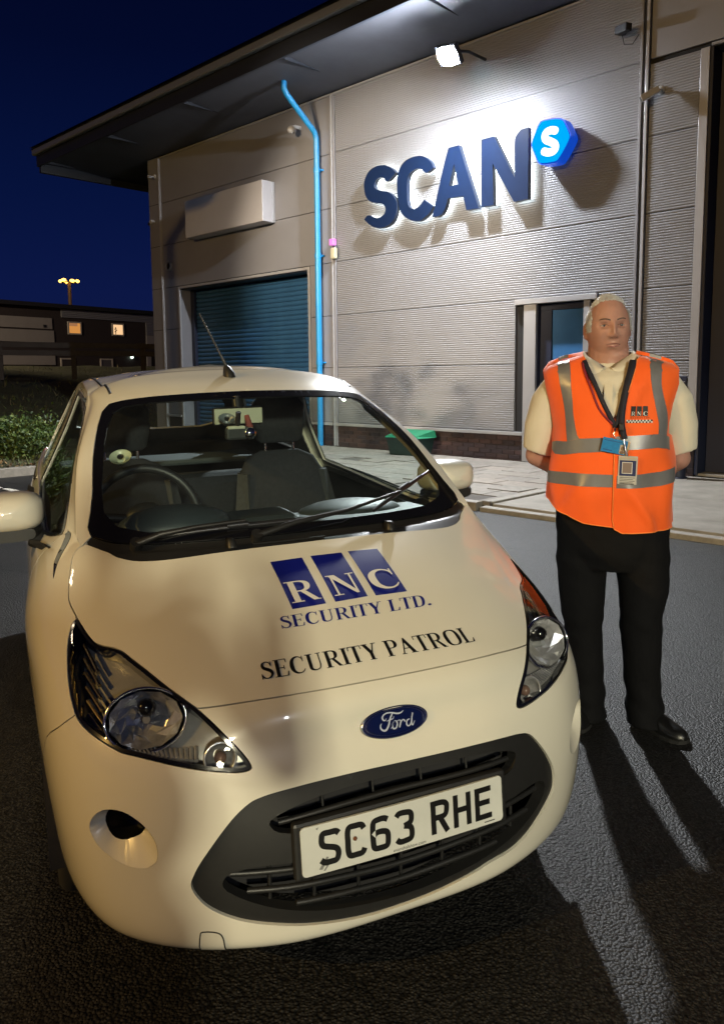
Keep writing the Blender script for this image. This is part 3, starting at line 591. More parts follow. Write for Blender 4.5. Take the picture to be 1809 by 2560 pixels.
# ---- things fixed to the wall
sb = thing('sign_box', 'blank white rectangular sign box above the roller shutter', 'sign', W(-8.9, 0, 4.53), FROT)
MB().bbox((0, -.33, 0), (2.75, -.07, .80), .012).build('sign_case', mat('sign_white', (.46, .46, .50), .45, noise=(2, .05)), sb)
MB().bbox((0, -.068, 0), (2.75, -.003, .80), .006).build('back_tray', trim_l, sb)
dp = thing('downpipe', 'bright blue rainwater downpipe with a swan neck running up to the eaves', 'downpipe', W(-4.8, 0, 0), FROT)
pipe_m = mat('blue_pipe', (.02, .27, .62), .35, noise=(2, .08))
MB().tube([(0, -.09, .05), (0, -.09, 1.72)], .055, 14).build('lower_pipe', pipe_m, dp); MB().tube([(0, -.09, 1.70), (0, -.09, 3.75)], .058, 14).build('middle_pipe', pipe_m, dp)
MB().tube([(0, -.09, 3.7), (0, -.09, 5.86), (0, -.13, 5.98), (0, -.80, 6.50), (0, -.86, 6.58), (0, -.86, 6.72)], .053, 14).build('swan_neck', pipe_m, dp)
for z in (1.70, 3.72, 5.3):
    MB().tube([(0, -.09, z-.04), (0, -.09, z+.04)], .066, 14).build('collar', pipe_m, dp); MB().bbox((-.1, -.06, z-.015), (.1, .0, z+.015), .004).build('bracket', pipe_m, dp)
rg = thing('ring_vent', 'small round black vent with a white rim near the left corner of the wall', 'vent', W(-10.12, 0, 4.07), FROT)
MB().lathe([(.085, .0), (.085, -.05), (.105, -.06), (.115, -.04), (.115, 0)], 24, 'Y').build('rim', trim_l, rg); MB().lathe([(.0, -.02), (.086, -.02)], 24, 'Y').build('vent_core', backing, rg)
white_m = mat('camera_white', (.45, .45, .46), .4); blk = mat('black_plastic', (.012, .012, .013), .42, noise=(40, .1))
def cctv(name, label, s, z, axis, ln, w, m, loc_d=0.0, rot=0):
    r = thing(name, label, 'security camera', W(s, loc_d, z), FROT)
    MB().lathe([(.0, -.0), (.055, 0), (.05, -.04), (.0, -.045)], 16, 'Y').build('base', m, r)
    a = Vector(axis).normalized(); MB().tube([(0, -.03, 0), (0, -.11, -.02), Vector((0, -.13, -.03))+a*.05], .018, 8).build('arm', m, r)
    M = Matrix.Translation((0, -.14, -.03)) @ a.to_track_quat('Y', 'Z').to_matrix().to_4x4()
    MB().bbox((-w/2, -.03, -w/2), (w/2, ln, w/2), .012, M).build('camera_case', m, r); MB().bbox((-w/2+.012, ln, -w/2+.012), (w/2-.012, ln+.004, w/2-.012), .002, M).build('lens_window', blk, r)
    return r
cctv('security_camera', 'white box security camera on the wall right of the dark joint strip', 1.80, 5.13, (-.75, -.5, -.45), .22, .085, white_m)
r = cctv('security_camera', 'dim dark security camera high up near the top edge of the wall', 1.25, 6.02, (.9, -.4, -.1), .2, .1, dark_t)
MB().tube([(0, -.05, -.05), (.05, -.08, -.2), (.16, -.06, -.22), (.22, -.01, -.1)], .006, 6).build('cable', dark_t, r)
cctv('security_camera', 'small grey security camera on the left corner under the eaves', -10.6, 6.22, (.6, -.7, -.2), .14, .06, white_m)
r = thing('security_camera', 'white dome camera on a stalk left of the downpipe', 'security camera', W(-5.35, 0, 6.2), FROT)
MB().tube([(0, 0, 0), (0, -.12, .0), (0, -.2, -.03)], .035, 10).build('stalk', white_m, r); MB().ell((0, -.22, -.08), (.085, .085, .075)).build('dome', white_m, r)
r = thing('corner_sensor', 'pair of stubby round sensors, one black and one white, on the left corner trim', 'sensor', W(-10.72, 0, 5.18), FROT)
MB().tube([(0, 0, 0), (0, -.11, -.01)], .05, 14).build('white_sensor', white_m, r); MB().tube([(-.18, .06, 0), (-.32, .05, 0)], .045, 12).build('black_sensor', blk, r)
r = thing('sounder_box', 'little glowing pink box above a cream box on the joint strip right of the downpipe', 'alarm', W(-4.40, 0, 3.74), FROT)
MB().bbox((-.06, -.12, .13), (.045, -.03, .25), .01).build('pink_beacon', mat('pink_lens', (.55, .15, .5), .3, emit=(.8, .25, .75), estr=.5), r)
MB().bbox((-.03, -.12, -.12), (.09, -.03, .08), .02).build('cream_box', mat('cream_plastic', (.5, .48, .34), .5), r); MB().tube([(.07, -.05, .14), (.12, -.06, .05), (.1, -.05, -.1), (.03, -.05, -.13)], .007, 6).build('cable', dark_t, r)
# illuminated sign: four halo-lit letters and a glowing badge
sg = thing('wall_sign', 'large dark blue letters SCAN with a white halo and a glowing cyan badge', 'sign', P0, FROT)
let_m = mat('letter_blue', (.005, .014, .045), .32, noise=(3, .12)); let_s = mat('letter_edge', (.02, .03, .06), .4); halo = emis('halo_white', (.93, 1.0, .94), POWER['halo'])
def smooth_outline(pts, sub=4, cos_lim=.55):
    """rounds a traced outline but keeps its real corners"""
    P = np.array(pts, float); n = len(P); out = []
    def is_c(i):
        a = P[i]-P[i-1]; c = P[(i+1) % n]-P[i]; return a@c/(np.linalg.norm(a)*np.linalg.norm(c)+1e-12) < cos_lim
    C = [is_c(i) for i in range(n)]
    for i in range(n):
        j = (i+1) % n
        p0 = P[i]*2-P[j] if C[i] else P[i-1]; p3 = P[j]*2-P[i] if C[j] else P[(j+1) % n]
        for k in range(sub):
            t = k/sub; out.append(.5*((2*P[i])+(-p0+P[j])*t+(2*p0-5*P[i]+4*P[j]-p3)*t*t+(-p0+3*P[i]-3*P[j]+p3)*t**3))
    return np.array(out)
for ch in 'SCAN':
    o2 = smooth_outline(SCAN[ch], 4, .3 if ch in 'SC' else .8); holes = [np.array(SCAN['A_'])] if ch == 'A' else []
    o = extrude2d('letter', [o2], holes, lambda x, y, d: F(x, d, y), .17, .085, let_m, sg, let_s); o['label'] = 'letter '+ch
    c = o2.mean(0); back = c+(o2-c)*.985
    extrude2d('halo_light', [back], [c+(np.array(h)-c)*.985 for h in holes], lambda x, y, d: F(x, d, y), .075, .0845, halo, o)
hx = smooth_outline(HEX, 3, .1); hc = hx.mean(0)
lb = extrude2d('badge_case', [hc+(hx-hc)*1.07], [], lambda x, y, d: F(x, d, y), .295, .10, mat('badge_blue', (.004, .05, .42), .35, emit=(.0, .09, .8), estr=.55), sg)
def hexface():
    m = bpy.data.materials.new('badge_glow'); m.use_nodes = True; t = m.node_tree; t.nodes.clear(); out = t.nodes.new('ShaderNodeOutputMaterial'); em = t.nodes.new('ShaderNodeEmission')
    em.inputs[0].default_value = (.0, .42, 1.0, 1); em.inputs[1].default_value = 1.05*POWER['logo']; t.links.new(em.outputs[0], out.inputs[0]); return m
extrude2d('badge_face', [hx], [], lambda x, y, d: F(x, d, y), .303, .2955, hexface(), lb)
sp_ = stroke(HEXS, [.11]*len(HEXS), 5); ends = [np.array(HEXS[i])+.055*np.column_stack([np.cos(np.linspace(0, 2*PI, 15)[:-1]), np.sin(np.linspace(0, 2*PI, 15)[:-1])]) for i in (0, -1)]
extrude2d('badge_letter', [sp_]+ends, [], lambda x, y, d: F(x, d, y), .309, .3035, emis('badge_white', (.92, 1, 1), 1.5), lb)
wi = MB()
for s in (-1.92, -1.78): wi.tube([F(s, .02, 5.0), F(s+.01, .02, 5.42)], .006, 5)
wi.build('supply_wire', trim_l, sg)
# floodlight hung from the soffit
fl = thing('floodlight', 'dazzling white floodlight hanging below the eaves above the sign', 'floodlight', W(-.99, .97, 6.06), FROT)
MB().tube([(0, .93, .20), (0, .5, .20), (0, .08, .10)], .024, 8).build('bracket', dark_t, fl)
Mx = Matrix.Rotation(rad(8), 4, 'Y') @ Matrix.Rotation(rad(-45), 4, 'X')
b = MB(); b.bbox((-.19, -.15, .0), (.19, .15, .09), .015, Mx)
for i in range(7): b.box((-.16+.05*i, -.13, .09), (-.15+.05*i, .13, .13), Mx)
b.build('lamp_housing', dark_t, fl)
b = MB(); b.loft([[Mx @ Vector((.175*k*math.cos(w), .14*k*math.sin(w), z)) for w in np.linspace(0, 2*PI, 33)[:-1]] for k, z in ((1, -.002), (1, -.012), (.8, -.03), (.45, -.042))]); b.build('lamp_lens', emis('flood_white', (.95, .98, 1.0), POWER['flood']), fl)
# odds and ends by the wall
bn = thing('grit_bin', 'dark teal grit bin with a green sloping lid by the brick plinth', 'bin', W(-2.25, .36, PAVE), FROT)
MB().loft([[(-.3, .18, 0), (.3, .18, 0), (.3, -.18, 0), (-.3, -.18, 0)], [(-.36, .22, .30), (.36, .22, .30), (.36, -.22, .30), (-.36, -.22, .30)]], smooth=False).build('bin_body', mat('teal_plastic', (.005, .03, .03), .5), bn)
MB().loft([[(-.38, .24, .30), (.38, .24, .30), (.38, -.24, .30), (-.38, -.24, .30)], [(-.36, .22, .42), (.36, .22, .42), (.33, -.2, .34), (-.33, -.2, .34)]], smooth=False).build('lid', mat('green_plastic', (.01, .16, .08), .5), bn)
bo = thing('bollard', 'dark navy round bollard at the foot of the wall behind the right elbow', 'bollard', W(2.33, .30, PAVE-.03), FROT)
MB().lathe([(.095, 0), (.095, .72), (.085, .78), (.05, .82), (0, .83)], 20).build('post', navy, bo); MB().lathe([(.12, 0), (.12, .03), (.097, .035)], 20).build('foot_ring', navy, bo)
# ---------------------------------------------------------------- lamps and tree outside the frame that light and shade what is in it
def street_lamp(label, loc, rotz, h, col, power, arm=1.2, cone=150, tilt=20, blend=.22, soft=.10):
    r = thing('street_lamp', label, 'street lamp', loc, rotz, None); st = mat('galvanised', (.25, .25, .26), .5, metal=.6)
    MB().tube([(0, 0, 0), (0, 0, 1.2), (0, 0, h)], [.08, .07, .05], 12).build('pole', st, r); MB().tube([(0, 0, h-.02), (0, arm*.5, h+.10), (0, arm, h+.12)], [.045, .035, .03], 10).build('arm', st, r)
    MB().bbox((-.14, arm-.05, h+.06), (.14, arm+.5, h+.17), .03).build('lamp_head', st, r)
    MB().bbox((-.11, arm+.02, h+.045), (.11, arm+.44, h+.059), .004).build('lamp_glass', emis('lamp_glass_%s' % label[:9], col, 40), r)
    ld = bpy.data.lights.new('lamp_light', 'SPOT'); ld.energy = power; ld.color = col; ld.spot_size = rad(cone); ld.spot_blend = blend; ld.shadow_soft_size = soft
    lo = bpy.data.objects.new('lamp_light', ld); link(lo, r); lo.location = (0, arm+.23, h+.03); lo.rotation_euler = (rad(tilt), 0, 0)
    return r
street_lamp('pale street lamp behind the viewer, throwing light on the bonnet and the man', (1.75, -10.6, 0), rad(6), 3.5, (1.0, .91, .63), POWER['key'], tilt=46, cone=82, soft=.28)
street_lamp('amber street lamp out to the left, lighting the flank of the car', (-12.4, -5.6, 0), rad(-52), 6.6, (1.0, .60, .17), POWER['amber'], tilt=50)
street_lamp('street lamp by the long building, out to the left of the bank', (-27, 25, 1.8), rad(-30), 7.0, (1.0, .80, .52), POWER['bank'], tilt=62, cone=100)
street_lamp('white street lamp farther behind the viewer on the right', (6.8, -13.5, 0), rad(24), 6.6, (.88, .93, 1.0), POWER['fill'], tilt=45, cone=86, soft=.2)  # added fill to lift the shadow on the bonnet, not a lamp of the yard
street_lamp('pole lamp out to the left, shining through a tree onto the wall', (-9.2, 2.6, 0), rad(-38), 6.0, (1.0, .80, .55), POWER['pole'], tilt=78, cone=34, blend=.6)
def tree(label, loc, h, cr, seed):
    g = np.random.default_rng(seed); r = thing('tree', label, 'tree', loc); bark = mat('bark', (.06, .045, .03), .9, noise=(12, .4), bump=(30, .8, .02))
    t = MB(); t.tube([(0, 0, -.1), (.05, .03, h*.25), (.0, .1, h*.5), (.1, .05, h*.8)], [.16, .12, .09, .03], 10)
    tips = []
    for i in range(12):
        z = h*g.uniform(.3, .7); a = g.uniform(0, 2*PI); q = Vector((math.cos(a), math.sin(a), .6))*cr*g.uniform(.6, 1.0); p = Vector((.03, .06, z))
        t.tube([p, p+q*.5+Vector((0, 0, .1)), p+q], [.05, .03, .01], 6); tips += [p+q*.6, p+q]
    t.build('trunk', bark, r); c = MB(); lm_ = leafm
    cl_ = [tips[int(g.integers(len(tips)))]+Vector(g.normal(0, .22, 3)) for _ in range(30)]
    for i in range(1300):
        p = cl_[int(g.integers(len(cl_)))]+Vector(g.normal(0, .13, 3)); u = Vector(g.normal(0, 1, 3)).normalized(); v = u.cross(Vector(g.normal(0, 1, 3))).normalized(); l = .07*g.uniform(.6, 1.3)
        c.cur = int(g.integers(4)); c.add([p-u*l, p+v*l*.5, p+u*l, p-v*l*.5], [(0, 1, 2, 3)])
    c.build('crown', lm_, r); return r
tree('young leafy tree beside the yard, out to the left', (-5.7, 7.1, 0), 5.6, 1.05, 12)
# ---------------------------------------------------------------- car: one smooth body surface B(u, v); panels are cut out of it
GA = np.array(GRID, float); NCOL, NROW = GA.shape[:2]
_mir = np.array([-1, 1, 1.0]); _g = np.concatenate([[GA[1]*_mir], GA, [GA[-2]*_mir]], 0)
GEX = np.concatenate([2*_g[:, :1]-_g[:, 1:2], _g, _g[:, -1:]+(_g[:, -1:]-_g[:, -2:-1])*.3], 1)
def _cw(t):
    t2 = t*t; t3 = t2*t
    return np.stack([-.5*t+t2-.5*t3, 1-2.5*t2+1.5*t3, .5*t+2*t2-1.5*t3, -.5*t2+.5*t3], -1)
def B(uv):
    uv = np.atleast_2d(np.asarray(uv, float)); u, v = uv[:, 0], uv[:, 1]; s = np.where(u < 0, -1.0, 1.0)
    a = np.clip(np.abs(u), 0, NCOL-1-1e-9); v = np.clip(v, 0, NROW-1-1e-9); i = a.astype(int); j = v.astype(int); wu = _cw(a-i); wv = _cw(v-j); P = 0
    for k in range(4):
        for l in range(4): P = P+(wu[:, k]*wv[:, l])[:, None]*GEX[i+k, j+l]
    P = P.copy(); P[:, 0] *= s; return P
def Bj(uv):
    uv = np.atleast_2d(np.asarray(uv, float)); e = 2e-3
    du = (B(uv+[e, 0])-B(uv-[e, 0]))/(2*e); dv = (B(uv+[0, e])-B(uv-[0, e]))/(2*e)
    n = np.cross(du, dv); n /= np.maximum(np.linalg.norm(n, axis=1), 1e-9)[:, None]
    return du, dv, n
def Bn(uv): return Bj(uv)[2]
_t = Bn([(0.5, 7.5)])[0]; NSIGN = 1.0 if _t[2] > 0 else -1.0
def dens(L, step=.07, closed=True):
    L = np.asarray(L, float); out = []; n = len(L)
    for i in range(n if closed else n-1):
        a, c = L[i], L[(i+1) % n]; k = max(1, int(np.ceil(np.linalg.norm((c-a)*[1.6, 1.0])/step)))
        for t in range(k): out.append(a+(c-a)*t/k)
    if not closed: out.append(L[-1])
    return np.array(out)
def inset(L, d):
    """moves a closed (u, v) outline inwards by d metres along the surface (negative: outwards)"""
    L = np.asarray(L, float); A = .5*np.sum(L[:, 0]*np.roll(L[:, 1], -1)-np.roll(L[:, 0], -1)*L[:, 1]); sg = 1 if A > 0 else -1
    du, dv, n = Bj(L); P = B(L); T = np.roll(P, -1, 0)-np.roll(P, 1, 0); T /= np.maximum(np.linalg.norm(T, axis=1), 1e-9)[:, None]
    O = np.cross(n, T)*sg; out = L.copy()
    for i in range(len(L)):
        J = np.column_stack([du[i], dv[i]]); G2 = J.T @ J+np.eye(2)*1e-6; st = np.linalg.solve(G2, J.T @ O[i])*d; out[i] = L[i]+np.clip(st, -.25, .25)
    return out
def grid_pts(L, st=(.14, .17), mx=None):
    L = np.asarray(L); lo, hi = L.min(0), L.max(0); g = np.array([(x, y) for x in np.arange(lo[0]+st[0]*.5, hi[0], st[0]) for y in np.arange(lo[1]+st[1]*.5, hi[1], st[1])])
    if len(g) == 0: return g.reshape(0, 2)
    return g
def seg_dist(P, L):
    a = L; b = np.roll(L, -1, 0); d = np.full(len(P), 1e9)
    for p, q in zip(a, b):
        w = q-p; t = np.clip(((P-p) @ w)/max(w @ w, 1e-12), 0, 1); d = np.minimum(d, np.linalg.norm(P-(p+t[:, None]*w), axis=1))
    return d
def panel(name, outer, holes, m, parent, off=0.0, skirt=.014, gap=.0018, hgap=None, st=(.14, .17), mb=None, thick=None, seam=None):
    """a piece of the body surface: outline and holes in (u, v), edges turned in by `skirt`, half the panel gap taken off all round"""
    O0 = dens(outer); O = inset(O0, gap) if gap else O0
    if seam is not None: k_ = seam(O0); O[k_] = O0[k_]
    HS = [dens(h) for h in holes]; HS = [inset(h, -(gap if hgap is None else hgap)) for h in HS] if (gap or hgap) else HS
    g = grid_pts(O, st)
    if len(g):
        keep = in_poly(g, O) & (seg_dist(g, O) > .035)
        for h in HS: keep &= ~in_poly(g, h) & (seg_dist(g, h) > .035)
        g = g[keep]
    vs, fs = cdt([], [O], HS, extra=g); P = B(vs); N = Bn(vs)*NSIGN*np.where(vs[:, 0] < 0, -1, 1)[:, None]
    N = np.where((vs[:, 0] < 0)[:, None], Bn(vs*[-1, 1])*[-1, 1, 1]*NSIGN, Bn(vs)*NSIGN)
    N[vs[:, 1] > 15.2] = (0, 0, 1)
    P = P+N*off; be = boundary_edges(fs); b = mb or MB()
    if seam is not None:
        k_ = seam(vs); be = [(x, y) for x, y in be if not (k_[x] and k_[y])]; P[k_ & (vs[:, 0] < 9.1), 0] = 0.0
    # face orientation outwards
    a = P[fs]; fn = np.cross(a[:, 1]-a[:, 0], a[:, 2]-a[:, 0]); flip = (fn*N[fs].mean(1)).sum(1) < 0
    fs = np.where(flip[:, None], fs[:, ::-1], fs)
    b.add(P, [tuple(f) for f in fs], True)
    if skirt:
        Q = P-N*skirt; n = len(P); b.add(np.concatenate([P, Q]), [(x+n, y+n, y, x) for x, y in be], False)
    if thick:
        b.add(P-N*thick, [tuple(f[::-1]) for f in fs], True)
    if mb is None: return b.build(name, m, parent)
    return b
def mirror_u(L): L = np.asarray(L, float).copy(); L[:, 0] *= -1; return L
def uv_yz(y, z, u0, v0):
    q = np.array([u0, v0], float)
    for _ in range(25):
        P = B(q)[0]; du, dv, n = Bj(q); J = np.array([[du[0][1], dv[0][1]], [du[0][2], dv[0][2]]]); r = np.array([y-P[1], z-P[2]])
        if np.abs(r).max() < 1e-5: break
        st = np.linalg.lstsq(J, r, rcond=None)[0]; q = q+np.clip(st, -.3, .3); q[0] = min(max(q[0], .01), 8.98); q[1] = min(max(q[1], 0), 15.9)
    return q

paint = mat('cream_white_paint', (.70, .67, .575), .28, coat=1.0, spec=.4, noise=(3.0, .02), bump=(900, .015, .0005))
plast = mat('black_trim_plastic', (.014, .014, .014), .45, noise=(60, .15), bump=(500, .08, .0005)); gloss_b = mat('gloss_black', (.006, .006, .007), .12, coat=.4)
dark_in = mat('cabin_dark', (.012, .014, .018), .75, noise=(20, .2)); seat_m = mat('seat_cloth', (.018, .02, .026), .9, noise=(60, .3), bump=(300, .2, .001)); seat_g = mat('seat_grey_cloth', (.040, .043, .046), .9, noise=(60, .2))
chrome = mat('chrome', (.85, .85, .86), .12, metal=1.0); rubber = mat('tyre_rubber', (.012, .012, .012), .8, noise=(30, .2)); alloy = mat('wheel_cover', (.4, .4, .42), .35, metal=.7)
glass = glass_mat('windscreen_glass', (.86, .93, .91), .8, haze=.014); side_glass = glass_mat('side_glass', (.85, .91, .89), .8, haze=.01)
YAW, ROLL = rad(24.0), rad(-.86); PZ = .408
def _rot(a, c):
    return Matrix.Rotation(a, 3, 'Z') @ Matrix.Rotation(c, 3, 'Y')
RC3 = _rot(YAW, ROLL); org = Vector((.098, 1.713, PZ))-RC3 @ Vector((0, 0, PZ))
car = thing('patrol_car', 'small cream white hatchback with blue and black security lettering on its bonnet', 'car')
car.matrix_world = Matrix.Translation(org) @ RC3.to_4x4()

# outlines (right half, u >= 0), taken from the measured left side
LAMP = np.array(LAMP); SIDE = np.array(SIDE); FRONT = np.array(FRONT)
lam_in = LAMP[11::-1]                      # shut point -> top tip, along the bonnet
REAR = np.array([(2.88, 9.74), (2.66, 9.55), (2.46, 9.06), (2.3, 8.90), (2.05, 8.79), (1.6, 8.79), (.85, 8.9), (.5, 8.94), (0, 8.97)])
CTOP = np.array([(0, 9.95), (.89, 9.90), (1.78, 9.90), (2.4, 9.90), (2.75, 9.97)])
WSE = np.array([(2.82, 10.12), (2.74, 10.35), (2.68, 10.6), (2.68, 10.9), (2.69, 11.2), (2.71, 11.5), (2.68, 11.78), (2.46, 11.92), (2.0, 11.94), (1.3, 11.97), (.6, 11.985), (0, 11.99)])
half = np.concatenate([FRONT, [LAMP[11]], lam_in[1:], SIDE[1:], REAR])
def full(h):                                # mirrored closed outline from a half that starts and ends on u = 0
    return np.concatenate([h, mirror_u(h[1:-1])[::-1]])
smo = lambda L, k=3: catmull(L, k)
front_s = smo(np.concatenate([FRONT, [LAMP[11]]])); lam_s = smo(lam_in); side_s = smo(SIDE); rear_s = smo(REAR)
bonnet_h = np.concatenate([front_s, lam_s[1:], side_s[1:], rear_s[1:]])
bonnet = panel('bonnet', full(bonnet_h), [], paint, car, st=(.11, .14))
# bumper
AR = .335; FWY, RWY, WZ = .80, 3.03, .295
def arch(yc, th0, th1, n, u0, v0):
    out = []; q = np.array([u0, v0])
    for th in np.linspace(th0, th1, n): q = uv_yz(yc+AR*math.cos(th), WZ+AR*math.sin(th), q[0], q[1]); out.append(q)
    return np.array(out)
archF = arch(FWY, PI+.38, -.38, 30, 3.3, .5); archR = arch(RWY, PI+.38, -.38, 30, 6.6, .5)
lam_low = smo(LAMP[11:28])                 # shut -> inner tip -> along the bottom -> seam
k_seam = int(np.argmin(np.abs(archF[:, 1]-3.55)+10*(archF[:, 0] > 4))); seam = smo(np.array([LAMP[27], (3.0, 5.05), (3.25, 4.55), archF[k_seam]]))
bump_h = np.concatenate([front_s, lam_low[1:], seam[1:], archF[k_seam-1::-1] if k_seam > 0 else archF[:1], [(archF[0][0]-.05, .12)], [(2.5, .12), (1.2, .12), (0, .12)]])
GR_h = np.array(GR); GRs = catmull(GR_h, 3, True)
FOGs = catmull(np.array(FOG), 3, True); FOGHs = catmull(np.array(FOGH), 3, True); TOWa = catmull(np.array(TOW), 3)
tow = np.concatenate([TOWa, [(TOWa[-1][0], .55), (TOWa[0][0], .55)]])
bumper = panel('front_bumper', full(bump_h), [GRs, FOGs, mirror_u(FOGs)], paint, car, st=(.11, .14), hgap=.0005)
# body shell: fenders, pillars, roof, flanks, tail
DOOR = np.array([(4.62, .75), (4.50, 2.0), (4.47, 4.0), (4.5, 6.0), (4.50, 7.6), (4.42, 8.6), (4.28, 9.25), (4.2, 9.7), (4.22, 10.4), (4.32, 11.1), (4.46, 11.6), (4.75, 11.93), (5.4, 12.05), (6.1, 12.02), (6.3, 11.6), (6.35, 10.5), (6.38, 9.3), (6.40, 7), (6.40, 4), (6.36, 2.0), (6.2, .95), (6.0, .72), (5.3, .70)])
WIN = np.array([(3.66, 7.85), (3.9, 8.7), (4.14, 9.55), (4.24, 10.3), (4.35, 11.0), (4.5, 11.6), (4.78, 11.98), (5.5, 12.06), (6.2, 12.02), (6.24, 11.0), (6.25, 10.0), (6.0, 9.86), (5.2, 9.72), (4.65, 9.55), (4.25, 9.2), (3.95, 8.4)])
DWIN = np.array([(4.38, 9.75), (4.36, 10.4), (4.44, 11.0), (4.57, 11.45), (4.82, 11.73), (5.4, 11.84), (6.10, 11.82), (6.17, 11.0), (6.2, 9.98), (5.4, 9.80), (4.7, 9.72)])
QWIN = np.array([(6.5, 10.05), (6.46, 11.0), (6.42, 11.95), (7.0, 11.85), (7.42, 11.45), (7.5, 10.9), (7.42, 10.4), (7.1, 10.15)])
SAIL = np.array([(3.62, 7.78), (3.86, 8.45), (4.10, 9.25), (4.19, 9.72), (4.20, 9.4), (4.25, 9.15), (4.12, 8.75), (3.86, 8.1)])
RWIN_h = [(9, 10.42), (8.45, 10.42), (8.12, 10.6), (8.05, 11.2), (8.15, 11.8), (8.4, 12.0), (9, 12.05)]
TAIL = np.array([(7.75, 6.0), (7.62, 7.5), (7.68, 9.2), (7.95, 9.5), (8.12, 8.6), (8.1, 7.0), (7.95, 6.0)])
shell_h = np.concatenate([[(0, 15.98)], WSE[::-1], [CTOP[-1]], [(2.93, 9.76)], side_s[::-1][1:], smo(np.concatenate([LAMP[27:], LAMP[:1]]))[::-1][1:], seam[1:], archF[k_seam+1:], [(archF[-1][0]+.05, .12)], [(5.4, .12), (archR[0][0]-.05, .12)], archR, [(archR[-1][0]+.04, .12), (8, .12), (9, .12)], RWIN_h, [(9, 15.98)], [(6, 15.98), (3, 15.98)]])
seamf = lambda q: (q[:, 1] > 15.97) | (q[:, 0] < .004) | (q[:, 0] > 8.996)
b = MB(); panel('body_shell', shell_h, [DOOR, QWIN, SAIL, TAIL], paint, car, st=(.13, .17), mb=b, seam=seamf)
n0 = len(b.v); V2 = [(-x, y, z) for x, y, z in b.v]; F2 = [f[::-1] for f in b.f]; S2 = list(b.sm)
b.v += V2; b.f += [[i+n0 for i in f] for f in F2]; b.sm += S2; b.mi += [0]*len(F2)
shell = b.build('body_shell', paint, car)
bm = bmesh.new(); bm.from_mesh(shell.data); bmesh.ops.remove_doubles(bm, verts=[v for v in bm.verts if abs(v.co.x) < 1e-3], dist=8e-4); bm.to_mesh(shell.data); bm.free()
lin_h = np.array([(4.45, 1), (4.45, 9.6), (4.35, 10.5), (4.45, 12.3), (2.6, 12.3), (0, 12.3), (0, 15.9), (3, 15.9), (6, 15.9), (9, 15.9)]+RWIN_h[::-1]+[(9, 1)])
for sg_ in (1, -1): panel('cabin_lining', (mirror_u(lin_h) if sg_ < 0 else lin_h), [(mirror_u(q) if sg_ < 0 else q) for q in (DOOR, QWIN)], dark_in, car, off=-.02, skirt=0, gap=0, st=(.25, .3))
for sgn in (1, -1):
    mu = (lambda L: mirror_u(L)) if sgn < 0 else (lambda L: np.asarray(L))
    dr = panel('door', mu(DOOR), [mu(DWIN)], paint, car)
    panel('door_window', mu(DWIN), [], side_glass, dr, off=-.006, skirt=0, gap=0)
    panel('window_frame', inset(dens(mu(DWIN)), -.022), [mu(DWIN)], gloss_b, dr, off=.0015, skirt=.004, gap=0)
    h = B(mu(np.array([(6.1, 6.9)])))[0]; nn = Vector((sgn, 0, .1)); MB().bbox(Vector(h)+Vector((-.012 if sgn > 0 else -.03, -.11, -.018)), Vector(h)+Vector((.03 if sgn > 0 else .012, .09, .018)), .012).build('handle', paint, dr)
    panel('quarter_window', mu(QWIN), [], side_glass, car, off=-.004, skirt=.004, gap=.001)
    panel('sail_panel', mu(SAIL), [], gloss_b, car, off=.001, skirt=.006, gap=0)
    panel('tail_light', mu(TAIL), [], mat('tail_red', (.3, .01, .01), .15, coat=1.0), car, off=.006, skirt=.02, gap=.002)
b = MB(); rw = np.concatenate([RWIN_h]); panel('rear_window', rw, [], None, car, off=-.003, skirt=0, gap=0, mb=b); n0 = len(b.v); V2 = [(-x, y, z) for x, y, z in b.v]; F2 = [[i+n0 for i in f[::-1]] for f in b.f]; S2 = list(b.sm); b.v += V2; b.f += F2; b.sm += S2; b.mi += [0]*len(F2)
b.build('rear_window', side_glass, car)
# windscreen: black printed border, clear middle
ws = full(np.concatenate([CTOP, WSE])); ws_in = full(np.concatenate([[(0, 10.10), (1.0, 10.08), (1.8, 10.10), (2.3, 10.18), (2.49, 10.34), (2.50, 10.6), (2.46, 10.9), (2.45, 11.2), (2.42, 11.45), (2.3, 11.70), (2.05, 11.79), (1.4, 11.83), (.6, 11.84), (0, 11.84)]]))
wsc = panel('windscreen', ws_in, [], glass, car, off=.0, skirt=0, gap=0)
panel('screen_border', ws, [ws_in], gloss_b, wsc, off=.001, skirt=.006, gap=.001, hgap=0)
# black cowl between bonnet and glass
cow = np.concatenate([rear_s[::-1], [(2.90, 9.90), (2.80, 9.98)], CTOP[::-1]]); cow = full(np.concatenate([cow]))
cowl = panel('cowl_panel', cow, [], plast, car, off=-.004, gap=.001, st=(.12, .12))
lid = np.array([(-.62, 9.12), (.12, 9.16), (.10, 9.40), (-.05, 9.5), (-.45, 9.5), (-.58, 9.4)]); panel('cowl_lid', lid, [], plast, cowl, off=.0015, skirt=.004, gap=0)
for s in (1, -1):
    p = Vector(B([(s*.85, 9.02)])[0]); M = Matrix.Translation(p+Vector((0, .0, .012))) @ Matrix.Rotation(rad(-8), 4, 'X'); b = MB()
    b.loft([[(-.011, -.020, -.012), (.011, -.020, -.012), (.011, .022, -.012), (-.011, .022, -.012)], [(-.0105, -.016, .006), (.0105, -.016, .006), (.010, .018, .010), (-.010, .018, .010)], [(-.007, -.008, .013), (.007, -.008, .013), (.007, .014, .015), (-.007, .014, .015)]], smooth=True)
    q = b.build('washer_jet', plast, cowl); q.matrix_local = M
